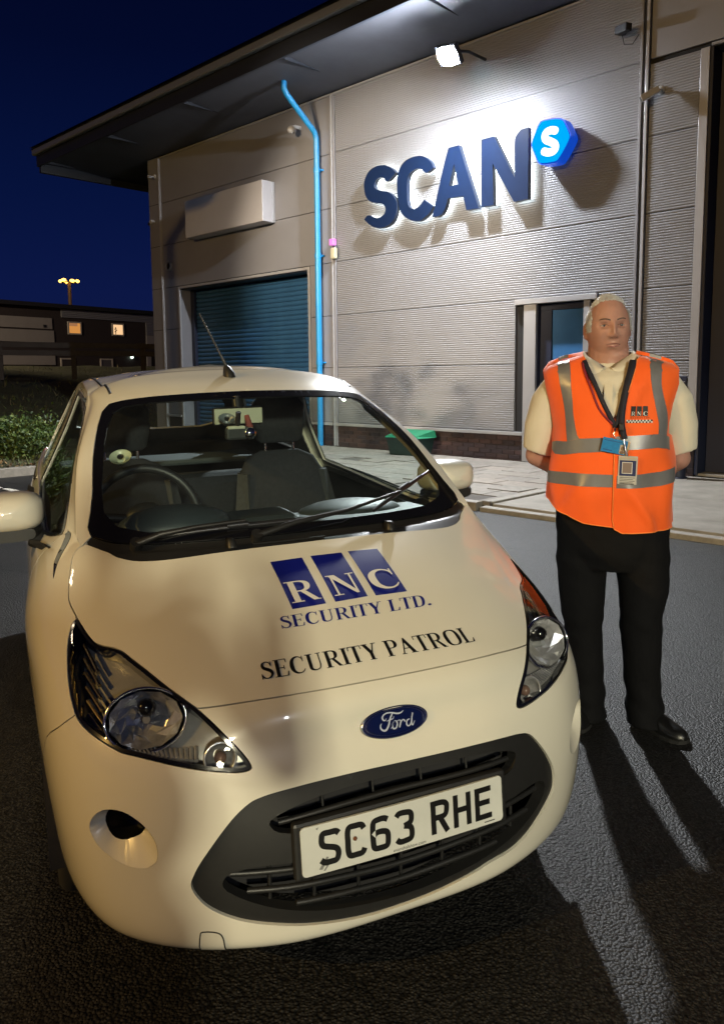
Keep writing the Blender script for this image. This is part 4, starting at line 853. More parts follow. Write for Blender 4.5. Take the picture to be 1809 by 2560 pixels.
# roof ditch mouldings
def uv_xy(x, y, u0, v0):
    q = np.array([u0, v0], float)
    for _ in range(30):
        P = B(q)[0]; du, dv, n = Bj(q); J = np.array([[du[0][0], dv[0][0]], [du[0][1], dv[0][1]]]); r = np.array([x-P[0], y-P[1]])
        if np.abs(r).max() < 1e-5: break
        st = np.linalg.lstsq(J, r, rcond=None)[0]; q = q+np.clip(st, -.2, .2); q[0] = min(max(q[0], .01), 8.98); q[1] = min(max(q[1], 0), 15.9)
    return q
ditch = []; q = np.array([2.5, 12.05])
for y in np.linspace(1.335, 2.75, 24): q = uv_xy(np.interp(y, [1.33, 1.6, 2.1, 2.75], [.452, .457, .452, .42]), y, q[0], q[1]); ditch.append(q)
for s in (1, -1):
    L = np.array(ditch); P = B(L); N = Bn(L)*NSIGN; b = MB(); b.tube((P-N*.0015)*[s, 1, 1], .0055, 6); b.build('roof_moulding', plast, car)
# under tray, cabin tub, wheel wells
b = MB(); b.bbox((-.62, .18, .20), (.62, 3.3, .34), .05); b.box((-.66, .26, .34), (.66, .55, .60)); b.build('under_tray', backing, car)
b = MB(); b.box((-.56, .66, .34), (.56, .86, .87)); b.build('engine_bay', backing, car)
for s in (1, -1):
    for yc in (FWY, RWY):
        b = MB(); R = AR+.02; n = 18; th = np.linspace(-.15, PI+.15, n); x0, x1 = (.40 if yc < 2 else .5), B([uv_yz(yc, WZ+AR, 4.0 if yc < 2 else 7.2, 4.5)])[0][0]-.012
        V = [(s*x, yc+R*math.cos(t), WZ+R*math.sin(t)) for x in (x0, x1) for t in th]; b.add(V, [(i, i+1, n+i+1, n+i) for i in range(n-1)], True); b.add([V[i] for i in range(n)], [tuple(range(n))]); b.build('wheel_well', backing, car)
        w = MB(); xo = x1-.02; w.lathe([(.19, -.09), (.262, -.088), (.284, -.072), (.288, -.04), (.288, .04), (.284, .072), (.262, .088), (.19, .09)], 36, 'X'); ty = w.build('wheel', rubber, car); ty.location = (s*(xo-.09), yc, WZ-.007)
        w = MB(); w.lathe([(0, .055), (.03, .06), (.05, .05), (.15, .062), (.185, .075), (.195, .09), (.2, .088)], 30, 'X'); 
        for i in range(9):
            a = i*2*PI/9; w.bbox((.056, -.012, .05), (.066, .012, .165), .004, Matrix.Rotation(a, 4, 'X'))
        rm = w.build('rim', alloy, ty); rm.rotation_euler = (0, 0, 0 if s > 0 else PI)
# ---- headlights
lens = glass_mat('lamp_lens_glass', (.95, .95, .93), .8); bowl = mat('lamp_bowl', (.62, .63, .66), .20, metal=.7, noise=(40, .35)); lampbk = mat('lamp_housing_grey', (.36, .36, .36), .26, metal=.35, coat=.6, noise=(9, .35)); amber_l = mat('amber_bulb', (.16, .10, .08), .15)
lamp_full = catmull(LAMP, 3, True)
for s in (1, -1):
    mu = (lambda L: mirror_u(L)) if s < 0 else (lambda L: np.asarray(L))
    outer = mu(lamp_full); inner = inset(dens(outer), .009)
    hl = panel('headlight', outer, [inner], gloss_b, car, off=.0005, skirt=.05, gap=.0015, hgap=0); hl['label'] = 'clear headlight on the left of the picture' if s < 0 else 'headlight beside the standing man'
    panel('lens', inner, [], lens, hl, off=.003, skirt=.003, gap=0, st=(.12, .12))
    panel('housing', inset(dens(outer), .004), [], lampbk, hl, off=-.055, skirt=0, gap=0, st=(.1, .1))
    # chrome bowls set into the housing
    def spot(uv): 
        p = B(mu(np.array([uv])))[0]; n = Bn(np.array([uv]))[0]*NSIGN*[1, 1, 1]
        if s < 0: n = n*[-1, 1, 1]
        return Vector(p), Vector(n)
    def bowl_at(uv, r, depth, name, m, sq=1.0, sink=.006):
        p, n = spot(uv); ax = (n+Vector((0, -1.1, 0))).normalized(); b = MB(); prof = [(r, 0), (r*.96, -depth*.25), (r*.8, -depth*.55), (r*.5, -depth*.85), (.012, -depth)]
        rings = []
        for rr, h in prof: rings.append([(rr*math.cos(w), rr*sq*math.sin(w), h) for w in np.linspace(0, 2*PI, 33)[:-1]])
        b.loft(rings, caps=False); rg_ = [(r*1.03*math.cos(w), r*1.03*sq*math.sin(w), .002) for w in np.linspace(0, 2*PI, 33)[:-1]]; b.tube(rg_, .0035, 6, closed=True)
        o = b.build(name, m, hl); M = Matrix.Translation(p-n*sink) @ ax.to_track_quat('Z', 'Y').to_matrix().to_4x4(); o.matrix_local = M; return p-n*sink, ax, M
    p, ax, M = bowl_at((2.06, 5.70), .086, .05, 'reflector', chrome, .78, .012)
    q = MB(); q.tube([(0, 0, -.045), (0, 0, -.012)], [.012, .009], 10); q.build('bulb', mat('bulb_glass', (.3, .32, .35), .08, coat=1), hl).matrix_local = M
    q = MB(); q.lathe([(.0, .012), (.012, .011), (.020, .0), (.021, -.03)], 18); q.build('bulb_shield', gloss_b, hl).matrix_local = M @ Matrix.Translation((.0, .026, -.01))
    q = MB(); g = np.random.default_rng(5); nF, nR_ = 11, 4; V = []
    for j in range(nR_+1):
        rr = (.012, .030, .048, .066, .081)[j]; 
        for i in range(nF): w = 2*PI*(i+.5*(j % 2))/nF; V.append((rr*math.cos(w), rr*.78*math.sin(w), -.047*(1-(rr/.084)**2)+g.normal(0, .0022)))
    q.add(V, [(j*nF+i, j*nF+(i+1) % nF, (j+1)*nF+(i+1) % nF, (j+1)*nF+i) for j in range(nR_) for i in range(nF)]); q.build('reflector_facets', bowl, hl).matrix_local = M @ Matrix.Translation((0, 0, .004))
    bowl_at((1.40, 4.93), .033, .03, 'indicator', bowl, 1.0, .010)
    p2, n2 = spot((1.40, 4.93)); MB().ell(p2-n2*.026, (.014, .014, .014)).build('indicator_bulb', amber_l, hl)
    # ribbed side reflector and fluted lower reflector
    q = MB()
    for i in range(6):
        t = i/5; a = np.array([(2.84-.02*i, 6.9-.27*i), (2.62-.02*i, 6.45-.24*i)]); P = B(mu(a)); q.tube(P-np.array([spot(a[0])[1], spot(a[1])[1]])*.03, .0045, 6)
    q.build('side_rib', mat('tinted_chrome', (.55, .5, .32), .25, metal=1), hl)
    q = MB()
    for i in range(16):
        t = i/15; a = np.array([(1.62+.75*t, 5.20-.02*t), (1.60+.62*t, 4.92+.16*t)]); P = B(mu(a)); nn = np.array([spot(a[0])[1], spot(a[1])[1]]); q.tube(P-nn*[[.05], [.02]], .006, 5)
    q.build('flute', bowl, hl)
# ---- grille insert with its openings and bars
GRo = GRs; gr_in = inset(dens(GRs), .030)
UP = catmull(np.array([(-.98, 3.62), (-.6, 3.80), (0, 3.84), (.6, 3.82), (1.0, 3.70), (1.06, 3.55), (.95, 3.36), (.5, 3.27), (0, 3.27), (-.5, 3.27), (-.9, 3.36), (-1.02, 3.48)]), 3, True)
LOW = catmull(np.array([(-1.28, 2.92), (-1.05, 2.95), (-.6, 2.86), (0, 2.62), (.6, 2.86), (1.05, 2.95), (1.30, 3.0), (1.42, 2.88), (1.36, 2.62), (1.1, 2.34), (.8, 2.14), (.45, 1.93), (0, 1.80), (-.45, 1.93), (-.8, 2.14), (-1.1, 2.36), (-1.36, 2.64), (-1.38, 2.82)]), 3, True)
gl = panel('grille', GRo, [UP, LOW], plast, bumper, off=-.006, skirt=.03, gap=.0015, hgap=0, st=(.09, .11))
panel('grille_void', inset(dens(GRo), .02), [], backing, bumper, off=-.075, skirt=0, gap=0)
def bar(L, r=.006, name='grille_bar', m=plast, off=-.018, flat=1.0):
    P = B(L); N = Bn(L)*NSIGN; N = np.where(L[:, :1] < 0, Bn(L*[-1, 1])*[-1, 1, 1]*NSIGN, N); b = MB(); b.tube(P+N*off, r, 8); return b.build(name, m, bumper)
bar(catmull(np.array([(-.96, 3.50), (-.5, 3.55), (0, 3.56), (.5, 3.55), (1.0, 3.56)]), 5), .007, off=-.02)
for v0, v1, ul in ((2.70, 2.84, 1.34), (2.42, 2.56, 1.22), (2.12, 2.24, .85)):
    bar(catmull(np.array([(-ul, v1), (-ul*.5, (v0+v1)/2), (0, v0), (ul*.5, (v0+v1)/2), (ul, v1)]), 6), .007, off=-.02)
for u in (-1.05, -.7, -.35, 0, .35, .7, 1.05): bar(np.array([(u, 2.05+.5*abs(u)*.6), (u, 2.5+.2*abs(u)), (u, 2.9)]), .0045, off=-.028)
for u in (-.6, -.2, .2, .6): bar(np.array([(u, 3.28), (u, 3.55), (u, 3.8)]), .0035, off=-.03)
# fog recess, tow cover
for s in (1, -1):
    mu = (lambda L: mirror_u(L)) if s < 0 else (lambda L: np.asarray(L))
    o, i_ = dens(mu(FOGs)), None; ih = dens(mu(FOGHs)); c = o.mean(0); k = len(o)
    Po = B(o); No = np.where(o[:, :1] < 0, Bn(o*[-1, 1])*[-1, 1, 1], Bn(o))*NSIGN
    hc = ih.mean(0); ang = lambda L, cc: np.arctan2((L-cc)[:, 1], (L-cc)[:, 0])
    ring = []
    a_o = ang(o, c); ai = ang(ih, hc); order = np.argsort(ai); 
    for t in a_o:
        d = np.abs((ai-t+PI) % (2*PI)-PI); ring.append(ih[int(np.argmin(d))])
    ring = np.array(ring); Pi = B(ring); Ni = np.where(ring[:, :1] < 0, Bn(ring*[-1, 1])*[-1, 1, 1], Bn(ring))*NSIGN
    Pi = hc_p = Pi*.96+B([hc])[0]*.04
    b = MB(); b.loft([Po, Po*.5+Pi*.5-No*.012, Pi-Ni*.03], caps=False); fr = b.build('fog_recess', paint, bumper)
    b = MB(); b.loft([Pi-Ni*.03, Pi*.8+B([hc])[0]*.2-Ni*.075], caps=False); Pe = Pi*.8+B([hc])[0]*.2-Ni*.075; b.add(Pe, [tuple(range(len(Pe)))]); b.build('fog_well', gloss_b, bumper)
tw = dens(mirror_u(tow)); P = B(tw); N = np.where(tw[:, :1] < 0, Bn(tw*[-1, 1])*[-1, 1, 1], Bn(tw))*NSIGN
tc_ = panel('tow_cover', mirror_u(tow), [], paint, bumper, off=.0012, skirt=.004, gap=.001, st=(.05, .1))
b = MB(); b.tube(P+N*.0005, .0016, 5, closed=True); b.build('tow_gap', backing, tc_)
# ---- badge
bp_, bn_ = Vector(B([(-.0, 5.02)])[0]), Vector(Bn([(.001, 5.02)])[0]*NSIGN)
bx = Vector((1, 0, 0)); by = bn_.cross(bx).normalized(); by = by if by.z > 0 else -by
MBad = Matrix.Translation(bp_) @ Matrix(((bx.x, by.x, bn_.x, 0), (bx.y, by.y, bn_.y, 0), (bx.z, by.z, bn_.z, 0), (0, 0, 0, 1)))
def ellr(a, c, z, n=48): return [(a*math.cos(w), c*math.sin(w), z) for w in np.linspace(0, 2*PI, n+1)[:-1]]
def bend(x): return -.9*x*x                 # the badge follows the nose
b = MB(); b.loft([ellr(.0885, .0375, -.012), ellr(.0885, .0375, .004), ellr(.0855, .035, .0075), ellr(.082, .0322, .0065)], caps=False); bd = b.build('badge', chrome, bumper); bd.matrix_local = MBad
b = MB(); b.add(ellr(.083, .0332, .0058), [tuple(range(48))]); b.build('badge_field', mat('badge_navy', (.004, .008, .05), .15, coat=.8), bd)
b = MB(); b.tube(ellr(.0755, .0285, .0064), .0009, 5, closed=True); b.build('badge_ring', chrome, bd)
def bc(pts): return [(((x-780)/605)*.0885, (-(y-455+135*(x-780)/605)/267)*.0375) for x, y in pts]
script = [([(950,270),(900,308),(830,322),(740,312),(660,322),(600,355),(572,400),(585,440),(620,440),(640,405)], [10,20,24,22,20,24,28,24,16,6]),
          ([(752,325),(715,390),(690,450),(665,520),(620,590),(570,610),(525,580),(525,530),(550,495)], [20,26,28,30,32,30,26,20,8]), ([(640,455),(700,428),(755,408),(772,370)], [8,16,14,8]),
          ([(700,575),(740,500),(772,445),(738,500),(728,545),(748,572),(790,555),(815,500),(808,450),(780,440)], [10,14,14,24,26,24,22,24,18,12]), ([(815,450),(850,430),(882,440),(868,495),(848,552)], [8,12,18,24,20]), ([(866,500),(900,440),(930,418),(952,435),(945,462)], [10,16,20,20,10]),
          ([(1045,405),(1000,425),(978,480),(995,518),(1035,505),(1065,450),(1108,300)], [16,22,26,24,20,20,22]), ([(1085,390),(1068,470),(1085,502),(1128,432)], [16,24,18,8])]
b = MB()
for i, (pts, w) in enumerate(script):
    L = stroke(bc(pts), np.array(w)*.000146, 5); vs, fs = cdt([], [L], []); b.add([(x, y, .0064+.00012*i) for x, y in vs], [tuple(f) for f in fs])
b.build('badge_script', mat('badge_silver', (.62, .66, .74), .25, metal=.3), bd)
# ---- number plate
tl = rad(-4.6); Mp = Matrix.Translation((0, -.004, PZ)) @ Matrix.Rotation(tl, 4, 'X') @ Matrix.Rotation(rad(90), 4, 'X')
def rrect(w, h, r, n=5):
    o = []
    for cx_, cy_, a0 in ((w/2-r, h/2-r, 0), (-w/2+r, h/2-r, PI/2), (-w/2+r, -h/2+r, PI), (w/2-r, -h/2+r, 1.5*PI)):
        for t in range(n+1): a = a0+PI/2*t/n; o.append((cx_+r*math.cos(a), cy_+r*math.sin(a)))
    return np.array(o)
curve = lambda x: -.10*x*x                   # plates are bent a little round the nose
def platemat():
    m = mat('plate_white', (.60, .61, .57), .35, coat=.3, noise=(6, .10)); return m
def pmap(x, y, d): return (x, y, d+curve(x))
r_ = rrect(.52, .111, .010); xs = np.linspace(-.25, .25, 26); ex = [(x, y) for x in xs for y in (-.03, 0, .03)]
vs, fs = cdt([], [dens(r_*[3, 3], .06)/3], [], extra=ex); be = boundary_edges(fs); n = len(vs); b = MB(); b.add([pmap(x, y, .003) for x, y in vs], [tuple(f) for f in fs], True); b.add([pmap(x, y, .003) for x, y in vs]+[pmap(x, y, -.003) for x, y in vs], [(q+n, p+n, p, q) for p, q in [(e[1], e[0]) for e in be]])
npl = b.build('number_plate', platemat(), bumper); npl.matrix_local = Mp
holder = MB(); holder.bbox((-.275, -.066, -.03), (.275, .066, -.006), .008); holder.build('plate_holder', plast, bumper).matrix_local = Mp
CW = {'S': [([(.047,.066),(.040,.072),(.025,.0725),(.010,.072),(.0065,.062),(.0065,.052),(.012,.044),(.036,.036),(.0435,.028),(.0435,.016),(.038,.0075),(.025,.0065),(.012,.007),(.003,.014)], True)],
      'C': [([(.046,.062),(.040,.0715),(.025,.0725),(.011,.0715),(.0065,.060),(.0065,.0395),(.0065,.019),(.011,.0075),(.025,.0065),(.040,.0075),(.046,.017)], True)],
      '6': [([(.044,.068),(.035,.0725),(.022,.0725),(.010,.069),(.0065,.055),(.0065,.022),(.010,.0085),(.025,.0065),(.040,.0085),(.0435,.022),(.042,.038),(.030,.0435),(.016,.043),(.008,.037)], True)],
      '3': [([(.005,.066),(.012,.0725),(.028,.0725),(.041,.069),(.0435,.058),(.040,.047),(.024,.0415)], True), ([(.024,.0415),(.040,.036),(.0435,.022),(.040,.0095),(.026,.0065),(.012,.0065),(.004,.013)], True)],
      'R': [([(.007, 0), (.007, .079)], False), ([(.0, .0725), (.030, .0725), (.042, .067), (.0435, .056), (.040, .043), (.030, .0385), (.007, .0385)], True), ([(.024, .0385), (.044, .0)], False)],
      'H': [([(.007, 0), (.007, .079)], False), ([(.043, 0), (.043, .079)], False), ([(.007, .041), (.043, .041)], False)], 'E': [([(.007, 0), (.007, .079)], False), ([(.0, .0725), (.047, .0725)], False), ([(.007, .041), (.043, .041)], False), ([(.0, .0065), (.048, .0065)], False)]}
b = MB(); x = -.219
for ch in 'SC63 RHE':
    if ch == ' ': x += .033; continue
    L = [stroke(np.array(p)+[x, -.0395], .0135, 4, smooth=sm) for p, sm in CW[ch]]; vs, fs = cdt([], L, []); b.add([pmap(px, py, .0037) for px, py in vs], [tuple(f) for f in fs]); x += .061
b.build('plate_lettering', mat('plate_black', (.006, .006, .006), .4), npl)
def text_mesh(txt, size, m, parent, name, mp, bold=False, squash=1.0):
    cu = bpy.data.curves.new('t', 'FONT'); cu.body = txt; cu.size = size; cu.align_x = 'CENTER'; ob = bpy.data.objects.new('t', cu); COL.objects.link(ob); dg = bpy.context.evaluated_depsgraph_get(); me = ob.evaluated_get(dg).to_mesh()
    b = MB(); b.add([mp(v.co.x*squash, v.co.y) for v in me.vertices], [tuple(p.vertices) for p in me.polygons]); ob.to_mesh_clear(); bpy.data.objects.remove(ob, do_unlink=True); bpy.data.curves.remove(cu); return b.build(name, m, parent)
text_mesh('evanshalshaw.com', .0115, mat('plate_grey', (.05, .05, .05), .5), npl, 'dealer_name', lambda x, y: pmap(x+.0, y-.0525, .0037))
b = MB()
b.add([pmap(x_, y_, .0037) for x_, y_ in ((.205, -.049), (.235, -.049), (.235, -.0465), (.205, -.0465))], [(0, 1, 2, 3)]); b.build('plate_mark', MATS['plate_grey'], npl)
b = MB(); b.ell((-.135, .005, .0045), (.005, .005, .003)); b.build('plate_screw', mat('rust', (.12, .04, .015), .8), npl)
# dirt streaks on the plate
b = MB()
for q in (((-.222, -.045), (-.214, -.047), (-.198, -.022), (-.203, -.020)), ((-.212, -.05), (-.208, -.051), (-.19, -.03), (-.193, -.028)), ((-.225, .048), (-.218, .05), (-.221, .044))): b.add([pmap(x_, y_, .0034) for x_, y_ in q], [tuple(range(len(q)))])
b.build('plate_dirt', mat('grime', (.2, .2, .19), .7), npl)
# ---- bonnet lettering in a drawn serif face
T_, t_, s_ = .165, .058, .042
def rect(x0, y0, x1, y1): return np.array([(x0, y0), (x1, y0), (x1, y1), (x0, y1)])
def stem(x, T=T_, y0=0.0, y1=1.0, o=.085): return [rect(x, y0, x+T, y1)]+([rect(x-o, 0, x+T+o, s_)] if y0 == 0 else [])+([rect(x-o, 1-s_, x+T+o, 1)] if y1 == 1 else [])
def pen(pts, ws, sub=6): return [stroke(pts, ws, sub)]
def glyph(c):
    if c == 'I': return stem(.09), .34
    if c == 'L': return stem(.09)+[rect(.09, 0, .60, s_), np.array([(.50, s_), (.60, s_), (.63, .27), (.585, .27)])], .66
    if c == 'T': return stem(.26)[:2]+[rect(.26, 0, .26+T_, 1), rect(.02, 1-s_*1.1, .665, 1), np.array([(.02, 1), (.07, 1), (.045, .76), (.005, .76)]), np.array([(.615, 1), (.665, 1), (.68, .76), (.64, .76)])], .68
    if c == 'E': return stem(.09)+[rect(.09, 1-s_, .60, 1), rect(.09, 0, .62, s_), rect(.2, .48, .48, .53), rect(.455, .38, .495, .63), np.array([(.54, 1), (.60, 1), (.615, .77), (.575, .77)]), np.array([(.54, 0), (.62, 0), (.655, .27), (.61, .27)])], .68
    if c == 'P' or c == 'R':
        g = stem(.09)+pen([(.2, .972), (.42, .965), (.555, .88), (.585, .74), (.54, .58), (.41, .505), (.2, .495)], [.055, .06, .13, .165, .13, .06, .05])
        if c == 'R': g += [np.array([(.32, .51), (.47, .51), (.74, .04), (.80, .03), (.80, 0), (.60, 0)])]
        return g, .80 if c == 'R' else .66
    if c == 'D': return stem(.09)+pen([(.2, .972), (.42, .96), (.60, .83), (.665, .5), (.60, .17), (.42, .04), (.2, .028)], [.055, .06, .15, .185, .15, .06, .055]), .78
    if c == 'O': return [('ring', [(.42, .985), (.17, .87), (.105, .5), (.17, .13), (.42, .015), (.67, .13), (.735, .5), (.67, .87)], [.05, .13, .185, .13, .05, .13, .185, .13])], .84
    if c == 'C': return pen([(.655, .72), (.60, .88), (.45, .972), (.28, .93), (.155, .76), (.12, .5), (.155, .24), (.29, .065), (.46, .03), (.60, .10), (.69, .24)], [.04, .06, .06, .11, .165, .19, .165, .11, .06, .055, .03])+[rect(.63, .66, .67, .99)], .76
    if c == 'S': return pen([(.50, .77), (.43, .92), (.29, .968), (.15, .90), (.12, .76), (.19, .63), (.36, .52), (.48, .41), (.52, .25), (.44, .09), (.28, .032), (.13, .10), (.06, .26)], [.035, .055, .06, .09, .13, .165, .19, .165, .13, .09, .06, .055, .03])+[rect(.485, .70, .525, .99), rect(.035, .0, .075, .31)], .60
    if c == 'U': return stem(.09, y0=.3)+[rect(.60, .3, .60+t_, 1), rect(.51, 1-s_, .75, 1)]+pen([(.172, .32), (.19, .13), (.37, .035), (.56, .11), (.628, .32)], [.165, .14, .07, .06, .058]), .82
    if c == 'N': return [rect(.12, 0, .12+t_, 1), rect(.02, 0, .28, s_), rect(.66, 0, .66+t_, 1), rect(.58, 1-s_, .82, 1), rect(.02, 1-s_, .2, 1), np.array([(.06, 1), (.27, 1), (.72, .05), (.72, 0), (.64, 0)])], .84
    if c == 'A': return [np.array([(.37, 1), (.43, 1), (.76, .03), (.56, .03), (.335, .76)]), np.array([(.37, 1), (.10, .03), (.155, .03), (.40, .86)]), rect(.02, 0, .26, s_), rect(.50, 0, .83, s_), rect(.19, .31, .56, .36)], .82
    if c == 'Y': return stem(.31, y1=.46)[:2]+[np.array([(.05, 1), (.25, 1), (.47, .50), (.475, .40), (.31, .40)]), np.array([(.60, 1), (.66, 1), (.475, .42), (.41, .46)]), rect(0, 1-s_, .33, 1), rect(.52, 1-s_, .78, 1)], .78
    if c == '.': return [np.array([(.10+.085*math.cos(w), .085+.085*math.sin(w)) for w in np.linspace(0, 2*PI, 17)[:-1]])], .25
    return [], .30
def gtri(c):
    g, adv = glyph(c); ins, outs = [], []
    for q in g:
        if isinstance(q, tuple): A_, B_ = stroke(q[1], q[2], 6, closed=True); ins += A_; outs += B_
        else: ins.append(q)
    if not ins: return None, None, adv
    if outs:
        a0, a1 = (ins[0], outs[0]) if np.ptp(ins[0][:, 0]) > np.ptp(outs[0][:, 0]) else (outs[0], ins[0]); vs, fs = cdt([], [a0], [a1])
    else: vs, fs = cdt([], ins, [])
    return vs, fs, adv
def dmap(K, ab, off):
    K = np.array(K); a, c = ab[:, 0], ab[:, 1]; M_ = np.column_stack([np.ones_like(a), a, c, a*c, a*a, a*a*c, a**3]); uv = M_ @ K
    N = np.where(uv[:, :1] < 0, Bn(uv*[-1, 1])*[-1, 1, 1], Bn(uv))*NSIGN; return B(uv)+N*off
def decal_text(txt, K, m, name, off, tail=None, track=.03):
    gl_ = []; x = 0.0
    for c in txt:
        vs, fs, adv = gtri(c)
        if vs is not None: gl_.append((vs+[x, 0], fs))
        x += adv+track
    x0 = min(v[:, 0].min() for v, f in gl_); x1 = max(v[:, 0].max() for v, f in gl_); b = MB()
    for v, f in gl_: ab = np.column_stack([(v[:, 0]-x0)/(x1-x0), v[:, 1]]); b.add(dmap(K, ab, off), [tuple(q) for q in f])
    if tail: v, f, _ = gtri('.'); ab = np.column_stack([1.012+v[:, 0]*.16, v[:, 1]]); b.add(dmap(K, ab, off), [tuple(q) for q in f])
    return b.build(name, m, bonnet)
ink_b = mat('vinyl_blue', (.006, .010, .17), .35, coat=.2); ink_k = mat('vinyl_black', (.006, .006, .007), .4); ink_w = paint
def block(K, ch):
    xs = np.linspace(0, 1, 9); ab = np.array([(a, c) for c in xs for a in xs]); b = MB(); fq = [(j*9+i, j*9+i+1, (j+1)*9+i+1, (j+1)*9+i) for j in range(8) for i in range(8)]
    b.add(dmap(K, ab*[1.02, 1.02]-[.01, .01], .0012), fq, True); b.build('logo_outline', mat('vinyl_white', (.66, .63, .55), .4), bonnet)
    b = MB(); b.add(dmap(K, ab*[.965, .965]+[.0175, .0175], .0018), fq, True); b.build('logo_block', ink_b, bonnet)
    vs, fs, adv = gtri(ch); lo, hi = vs.min(0), vs.max(0); v = (vs-[lo[0], 0])/[hi[0]-lo[0], 1]; ab = np.column_stack([.09+v[:, 0]*.84, .115+v[:, 1]*.41]); b = MB(); b.add(dmap(K, ab, .0026), [tuple(f) for f in fs]); b.build('logo_letter', MATS['vinyl_white'], bonnet)
for ch in 'RNC': block(DEC[ch], ch)
decal_text('SECURITY LTD', DEC['L'], ink_b, 'bonnet_lettering', .0016, tail=True); decal_text('SECURITY PATROL', DEC['P'], ink_k, 'bonnet_lettering', .0016)
# ---- mirrors
for s in (-1, 1):
    b = MB(); c = Vector((s*.805, 1.19, 1.028)); rx, rz = .112, .064
    def ring(y, k, kz=None, dz=0, n=28):
        kz = kz or k; o = []
        for w in np.linspace(0, 2*PI, n+1)[:-1]:
            cw, sw = math.cos(w), math.sin(w); e = .62; o.append((c.x+rx*k*math.copysign(abs(cw)**e, cw), y, c.z+dz+rz*kz*math.copysign(abs(sw)**e, sw)))
        return o
    b.loft([ring(c.y-.085, .12), ring(c.y-.08, .45), ring(c.y-.062, .74), ring(c.y-.03, .93), ring(c.y+.015, 1.0), ring(c.y+.05, .98)], caps=True)
    wm = b.build('wing_mirror', paint, car); wm['label'] = 'wing mirror at the left edge of the picture' if s < 0 else 'wing mirror on the pavement side'
    b = MB(); b.loft([ring(c.y+.051, .96), ring(c.y+.053, .93)], caps=True); b.build('mirror_glass', mat('mirror_silver', (.6, .62, .65), .05, metal=1), wm)
    b = MB(); b.loft([ring(c.y-.05, .70, .34, -.066), ring(c.y-.02, .9, .36, -.066), ring(c.y+.04, .92, .34, -.066)]); b.tube([(c.x-s*.07, c.y, c.z-.085), (c.x-s*.12, c.y-.02, c.z-.105), (s*.66, c.y-.05, c.z-.11)], [.032, .034, .04], 10); b.build('mirror_arm', plast, wm)
# ---- wipers
def wiper(label, piv, knee, tip, b0, b1):
    P = [B([q])[0] for q in (piv, knee, tip)]; n = Vector((0, -.6, .8)); b = MB(); P = [Vector(p) for p in P]
    b.tube([P[0]+n*.012, P[0]*.6+P[1]*.4+n*.03, P[1]+n*.028, P[2]+n*.02], [.011, .0085, .006, .005], 8); b.tube([P[0]-n*.01, P[0]+n*.022], .017, 12)
    w = b.build('wiper', plast, car); w['label'] = label; Q = [Vector(B([q])[0]) for q in (b0, b1)]; b = MB(); mid = (Q[0]+Q[1])*.5
    b.tube([Q[0]+n*.008, mid+n*.012, Q[1]+n*.008], [.005, .009, .005], 6); b.tube([mid-(Q[1]-Q[0]).normalized()*.03+n*.018, mid+(Q[1]-Q[0]).normalized()*.03+n*.018], .010, 6); b.build('blade', mat('wiper_rubber', (.02, .02, .022), .3), w)
wiper('driver side wiper lying low on the screen', (-2.05, 9.80), (-1.2, 10.05), (-.62, 10.14), (-1.75, 10.0), (.10, 10.13))
wiper('long wiper reaching up to the right of the screen', (-.55, 9.85), (.45, 10.12), (1.35, 10.30), (.80, 10.12), (2.40, 10.50))
# ---- aerial
ap_ = Vector(B([(-.10, 12.62)])[0]); ae = MB(); ae.loft([[(ap_.x+.022*math.cos(w)*k+dx, ap_.y+.034*math.sin(w)*k+dy, ap_.z+h) for w in np.linspace(0, 2*PI, 17)[:-1]] for k, h, dx, dy in ((1, -.004, 0, 0), (.95, .012, 0, .004), (.6, .032, -.004, .012), (.3, .04, -.006, .016))]); ao = ae.build('aerial', plast, car)
tipv = Vector((-.112, ap_.y+.06, 1.675)); base = ap_+Vector((-.005, .014, .035)); b = MB(); b.tube([base, base*.82+tipv*.18, tipv], [.006, .0042, .0032], 8); n_ = 40; hp = []
d = (tipv-base)
for i in range(140):
    t = .28+.72*i/139; w = i*.55; hp.append(base+d*t+Vector((math.cos(w), math.sin(w), 0))*.0036)
b.tube(hp, .0014, 4); b.build('rod', mat('aerial_black', (.03, .03, .032), .3, coat=.3), ao)
